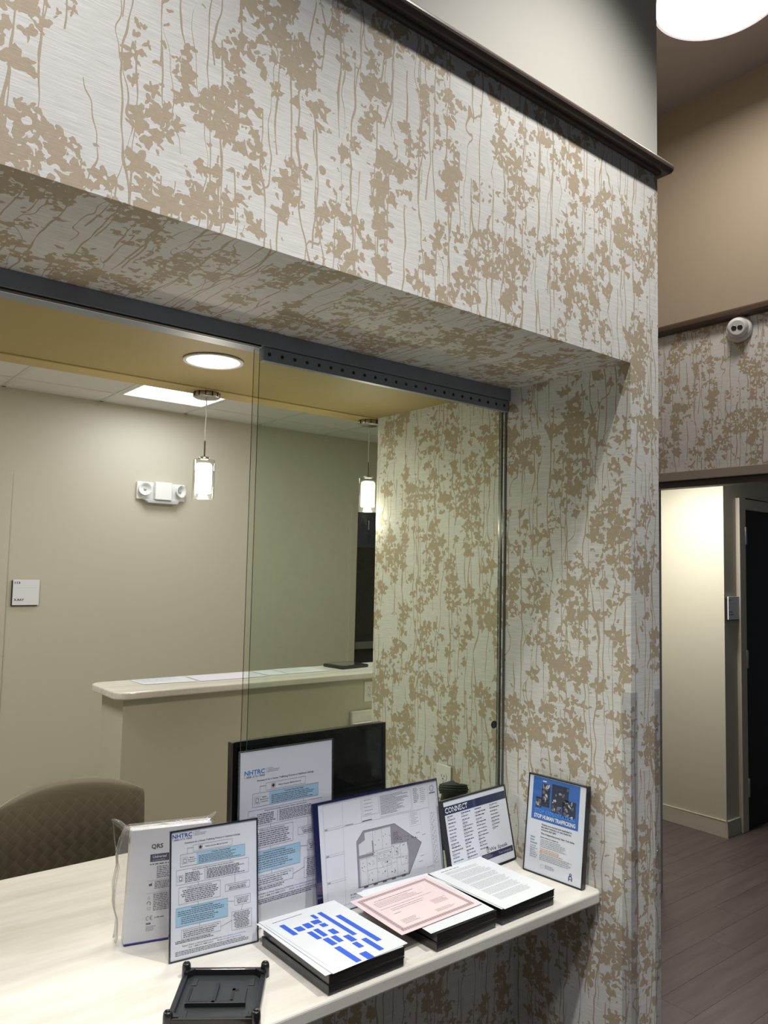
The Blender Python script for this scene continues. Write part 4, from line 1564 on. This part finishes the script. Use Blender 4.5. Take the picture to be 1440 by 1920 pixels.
bag = empty('plastic_bag', mxb)
tag(bag, 'crinkled clear plastic bag around the white QRS box', 'plastic bag')
q = MB()
rng = random.Random(4)
rings = []
NS = 44
for j, z in enumerate((0.006, 0.02, 0.05, 0.09, 0.13, 0.17, 0.205, 0.235, 0.255, 0.262)):
    ring = []
    for i in range(NS):
        t = i / NS * 4
        k, f = int(t), t - int(t)
        gl = 0.010 + 0.014 * math.sin(PI * min(1, max(0, (z - 0.0) / 0.26))) + 0.006 * math.sin(9 * z * 10 + 1)
        gr_ = 0.008
        x0, x1, y0, y1 = -gl + 0.04 * z * 0.2, BW + gr_, -0.0035, BD + 0.006
        if j == 9:
            x0, x1, y0, y1 = 0.006, BW - 0.002, 0.002, BD - 0.002
        c4 = [(x0, y0), (x1, y0), (x1, y1), (x0, y1)]
        a, c = c4[k % 4], c4[(k + 1) % 4]
        x, y = a[0] + (c[0] - a[0]) * f, a[1] + (c[1] - a[1]) * f
        am = 0.0014 if j < 9 else 0.0008
        jx = rng.uniform(-am, am) * (2.2 if k == 3 else 0.8)
        jy = -abs(rng.uniform(0, am)) if k == 0 else rng.uniform(-am, am) * 1.5
        if k == 2:
            jy = abs(jy)
        ring.append((x + jx, y + jy, z + (rng.uniform(-0.002, 0.002) if 0 < j < 9 else 0)))
    rings.append(ring)
vs = [p_ for r_ in rings for p_ in r_]
fs = []
for j in range(len(rings) - 1):
    for i in range(NS):
        k = (i + 1) % NS
        fs.append((j * NS + i, j * NS + k, (j + 1) * NS + k, (j + 1) * NS + i))
q.faces(vs, fs, FILM, True)
q.faces(rings[-1], [tuple(range(NS))], FILM)
q.build('bag_body', bag, fix=False)


def ear(path, widths, name='bag_corner'):
    """a pinched, rounded pleat of film sticking out past the carton"""
    qq = MB()
    N = 9
    vs = []
    for (px_, py_, pz_), w_ in zip(path, widths):
        for i in range(N):
            a = i / (N - 1) * PI * 1.3 - 0.3
            vs.append((px_ + rng.uniform(-0.001, 0.001), py_ + w_ * math.cos(a) + rng.uniform(-0.001, 0.001), pz_ + w_ * 0.55 * math.sin(a)))
    fs = []
    for j in range(len(path) - 1):
        for i in range(N - 1):
            fs.append((j * N + i, j * N + i + 1, (j + 1) * N + i + 1, (j + 1) * N + i))
    qq.faces(vs, fs, FILM, True)
    return qq.build(name, bag, fix=False)


ear([(0.012, 0.022, 0.246), (-0.002, 0.024, 0.254), (-0.014, 0.026, 0.266), (-0.026, 0.030, 0.274), (-0.034, 0.034, 0.276)], [0.019, 0.021, 0.018, 0.013, 0.006])
ear([(-0.030, 0.03, 0.272), (-0.026, 0.026, 0.235), (-0.020, 0.022, 0.20), (-0.012, 0.02, 0.165)], [0.010, 0.014, 0.013, 0.006])
ear([(BW - 0.012, 0.02, 0.256), (BW - 0.002, 0.02, 0.262), (BW + 0.006, 0.02, 0.268), (BW + 0.010, 0.02, 0.272)], [0.018, 0.016, 0.013, 0.008])

# ------------------------------------------------------------------ monitor, dark bundle
e = empty('monitor', lean((1.006, 0.592), 0.2, 2))
tag(e, 'glossy black flat monitor behind the glass and the tall flow chart', 'monitor')
MW, MB0, MH = 0.520, 0.085, 0.418
q = MB()
q.box(0, MW, 0.004, 0.030, MB0, MH, BLACKP)
q.build('housing', e, 0.003)
q = MB()
q.box(0.012, MW - 0.012, 0.0025, 0.0045, MB0 + 0.016, MH - 0.012, mat('dark_screen', (0.004, 0.005, 0.012), 0.12, 0, 0.6))
q.build('screen', e)
q = MB()
for a in ((0, 0.012, MB0, MH), (MW - 0.012, MW, MB0, MH)):
    q.box(a[0], a[1], 0.0, 0.0045, a[2], a[3], BLACKP)
q.box(0.012, MW - 0.012, 0.0, 0.0045, MH - 0.012, MH, BLACKP)
q.box(0.012, MW - 0.012, 0.0, 0.0045, MB0, MB0 + 0.016, BLACKP)
q.build('bezel', e, 0.001)
q = MB()
q.box(0.235, 0.285, 0.030, 0.048, 0.010, 0.25, BLACKP)
q.build('stand_neck', e, 0.004)
q = MB()
pts = [(0.26 + 0.125 * math.cos(2 * PI * i / 28), 0.062 + 0.070 * math.sin(2 * PI * i / 28)) for i in range(28)]
q.prism(pts, 2, 0.004, 0.014, BLACKP)
q.build('stand_base', e, 0.003)

e = empty('fabric_bundle', loc=(1.782, 0.590, CT))
tag(e, 'dark olive rumpled bundle with a cream tag between floor plan and CONNECT sign', 'bag')
q = MB()
rng = random.Random(12)
prof = [(0.0, 0.050), (0.02, 0.054), (0.06, 0.048), (0.10, 0.040), (0.14, 0.036), (0.162, 0.040), (0.172, 0.052), (0.186, 0.052), (0.196, 0.040), (0.200, 0.012)]
N = 22
vs = []
for j, (z, r) in enumerate(prof):
    for i in range(N):
        a = 2 * PI * i / N
        wv = 1 + 0.07 * math.sin(5 * a + j) + rng.uniform(-0.05, 0.05)
        vs.append((r * wv * math.cos(a) * 0.76 + (0.012 if z > 0.16 else 0), r * wv * math.sin(a) * 0.9 + 0.0, z + (0.010 * math.cos(a + 2.4) if z > 0.15 else 0)))
fs = []
for j in range(len(prof) - 1):
    for i in range(N):
        k = (i + 1) % N
        fs.append((j * N + i, j * N + k, (j + 1) * N + k, (j + 1) * N + i))
q.faces(vs, fs, FABRIC_DK, True)
q.faces(vs[:N], [tuple(range(N))[::-1]], FABRIC_DK)
q.faces(vs[-N:], [tuple(range(N))], FABRIC_DK)
q.build('cloth_body', e)
q = MB()
for k in range(5):
    z = 0.168 + k * 0.0065
    q.tube([(0.012 + (0.052 - abs(k - 2) * 0.002) * math.cos(R(a)), (0.050 - abs(k - 2) * 0.002) * math.sin(R(a)), z + 0.010 * math.cos(R(a) + 2.4)) for a in range(170, 371, 20)], 0.0028, FABRIC_DK, 6)
q.build('ribbed_strap', e)
q = MB()
q.poly([(-0.040, -0.055, 0.078), (-0.022, -0.057, 0.070), (-0.020, -0.055, 0.105), (-0.030, -0.052, 0.112)], CREAM)
q.poly([(-0.040, -0.0545, 0.078), (-0.030, -0.0515, 0.112), (-0.020, -0.0545, 0.105), (-0.022, -0.0565, 0.070)], CREAM)
q.build('tag', e, fix=False)

# ------------------------------------------------------------------ office chair behind the counter
e = empty('office_chair', Matrix.Translation((0.822, 1.36, 0)))
tag(e, 'taupe office chair with diamond-woven back behind the counter', 'chair')
q = MB()
NX, NZ = 22, 14
HW = 0.245


def chair_pt(u, v, side):
    s_ = 2 * u - 1
    top = 0.500 - 0.055 * abs(s_) ** 2.4
    z = -0.0 + top * v
    xw = HW * (0.965 + 0.035 * (1 - v)) if v > 0.55 else HW * (0.90 + 0.18 * v)
    y = 0.055 * (s_ ** 2) * -1
    th = 0.036 * (1 - abs(s_) ** 5 * 0.75) * (1 - (abs(2 * v - 1) ** 7) * 0.7)
    return (s_ * xw, y + side * th - 0.02 * (1 - v), z)


for side in (-1, 1):
    vs = [chair_pt(i / NX, j / NZ, side) for j in range(NZ + 1) for i in range(NX + 1)]
    fs = []
    for j in range(NZ):
        for i in range(NX):
            a = j * (NX + 1) + i
            fs.append((a, a + 1, a + NX + 2, a + NX + 1))
    q.faces(vs, fs, WEAVE, True)
edge = [(0, j) for j in range(NZ + 1)] + [(i, NZ) for i in range(1, NX + 1)] + [(NX, j) for j in range(NZ - 1, -1, -1)] + [(i, 0) for i in range(NX - 1, 0, -1)]
ev = [chair_pt(i / NX, j / NZ, s_) for s_ in (-1, 1) for i, j in edge]
n = len(edge)
q.faces(ev, [(i, (i + 1) % n, n + (i + 1) % n, n + i) for i in range(n)], WEAVE, True)
bk = q.build('backrest', e)
bk.location = (0, 0.0, 0.468)
md = bk.modifiers.new('sub', 'SUBSURF')
md.levels = md.render_levels = 1
q = MB()
q.box(-0.24, 0.24, 0.02, 0.50, 0.42, 0.51, WEAVE)
q.build('seat', e, 0.03, 4)
q = MB()
q.box(-0.03, 0.03, -0.06, -0.03, 0.40, 0.62, BLACKP)
q.box(-0.03, 0.03, -0.04, 0.25, 0.395, 0.42, BLACKP)
q.build('back_support', e, 0.006)
q = MB()
q.lathe([(0.05, 0.40), (0.045, 0.36), (0.026, 0.35), (0.026, 0.12), (0.05, 0.11), (0.05, 0.07)], BLACKP, 20, (0, 0.25, 0))
q.build('gas_column', e)
for k in range(5):
    a = 2 * PI * k / 5 + 0.3
    q = MB()
    mx = Matrix.Translation((0, 0.25, 0)) @ Matrix.Rotation(a, 4, 'Z')
    q.prism([(0.03, 0.075), (0.31, 0.062), (0.31, 0.082), (0.03, 0.11)], 1, -0.02, 0.02, BLACKP)
    q.v = [tuple(mx @ Vector(p_)) for p_ in q.v]
    lg = q.build('base_leg', e, 0.004)
    q = MB()
    for s_ in (-0.016, 0.016):
        q.lathe([(0.030, -0.009), (0.031, 0), (0.030, 0.009)], BLACKP, 16, mx=mx @ Matrix.Translation((0.295, s_, 0.031)) @ Matrix.Rotation(PI / 2, 4, 'X'))
    q.build('caster', lg)
for s_ in (-1, 1):
    q = MB()
    q.tube([(s_ * 0.23, 0.30, 0.44), (s_ * 0.285, 0.30, 0.45), (s_ * 0.29, 0.30, 0.60), (s_ * 0.29, 0.28, 0.66)], 0.014, BLACKP, 8)
    q.box(s_ * 0.29 - 0.035, s_ * 0.29 + 0.035, 0.14, 0.40, 0.655, 0.685, BLACKP)
    q.build('armrest', e, 0.003)

# ------------------------------------------------------------------ things on the office shelf
ZSH = 1.0702
for i, (cs, lab, m) in enumerate((
        ([(1.515, 2.478), (1.782, 2.446), (1.791, 2.660), (1.508, 2.650)], 'leftmost white papers on the office shelf', PAPER),
        ([(1.800, 2.440), (2.19, 2.43), (2.19, 2.62), (1.81, 2.655)], 'lilac tinted sheet on the office shelf between the white papers', mat('lilac_paper', (0.66, 0.64, 0.74), 0.7)),
        ([(2.205, 2.46), (2.33, 2.45), (2.33, 2.655), (2.20, 2.64)], 'small bluish sheet on the office shelf right of the lilac sheet', mat('pale_blue_paper', (0.62, 0.70, 0.76), 0.7)),
        ([(2.34, 2.46), (2.60, 2.45), (2.60, 2.66), (2.345, 2.665)], 'white form on the office shelf nearest the tablet', PAPER))):
    ob, to3 = sheet('paper_sheet', cs, ZSH + 0.001, lab, 'paper', m)
    if i in (0, 3):
        d = Doc(to3, 40 + i)
        d.lines(20, 180, 220, 6, 22, 5, (0.45, 0.46, 0.52), 0.4)
        d.build(ob)
quick_t = empty('tablet', Matrix.Translation((2.800, 2.560, ZSH + 0.0006)) @ Matrix.Rotation(R(6), 4, 'Z'))
tag(quick_t, 'black tablet lying flat at the right end of the office shelf', 'tablet')
quick('case', quick_t, BLACKP, (-0.105, 0.105, -0.090, 0.090, 0, 0.018), bevel=0.006)
quick('screen', quick_t, mat('tablet_screen', (0.02, 0.028, 0.045), 0.08, 0, 1.0), (-0.085, 0.085, -0.072, 0.072, 0.0175, 0.0185))
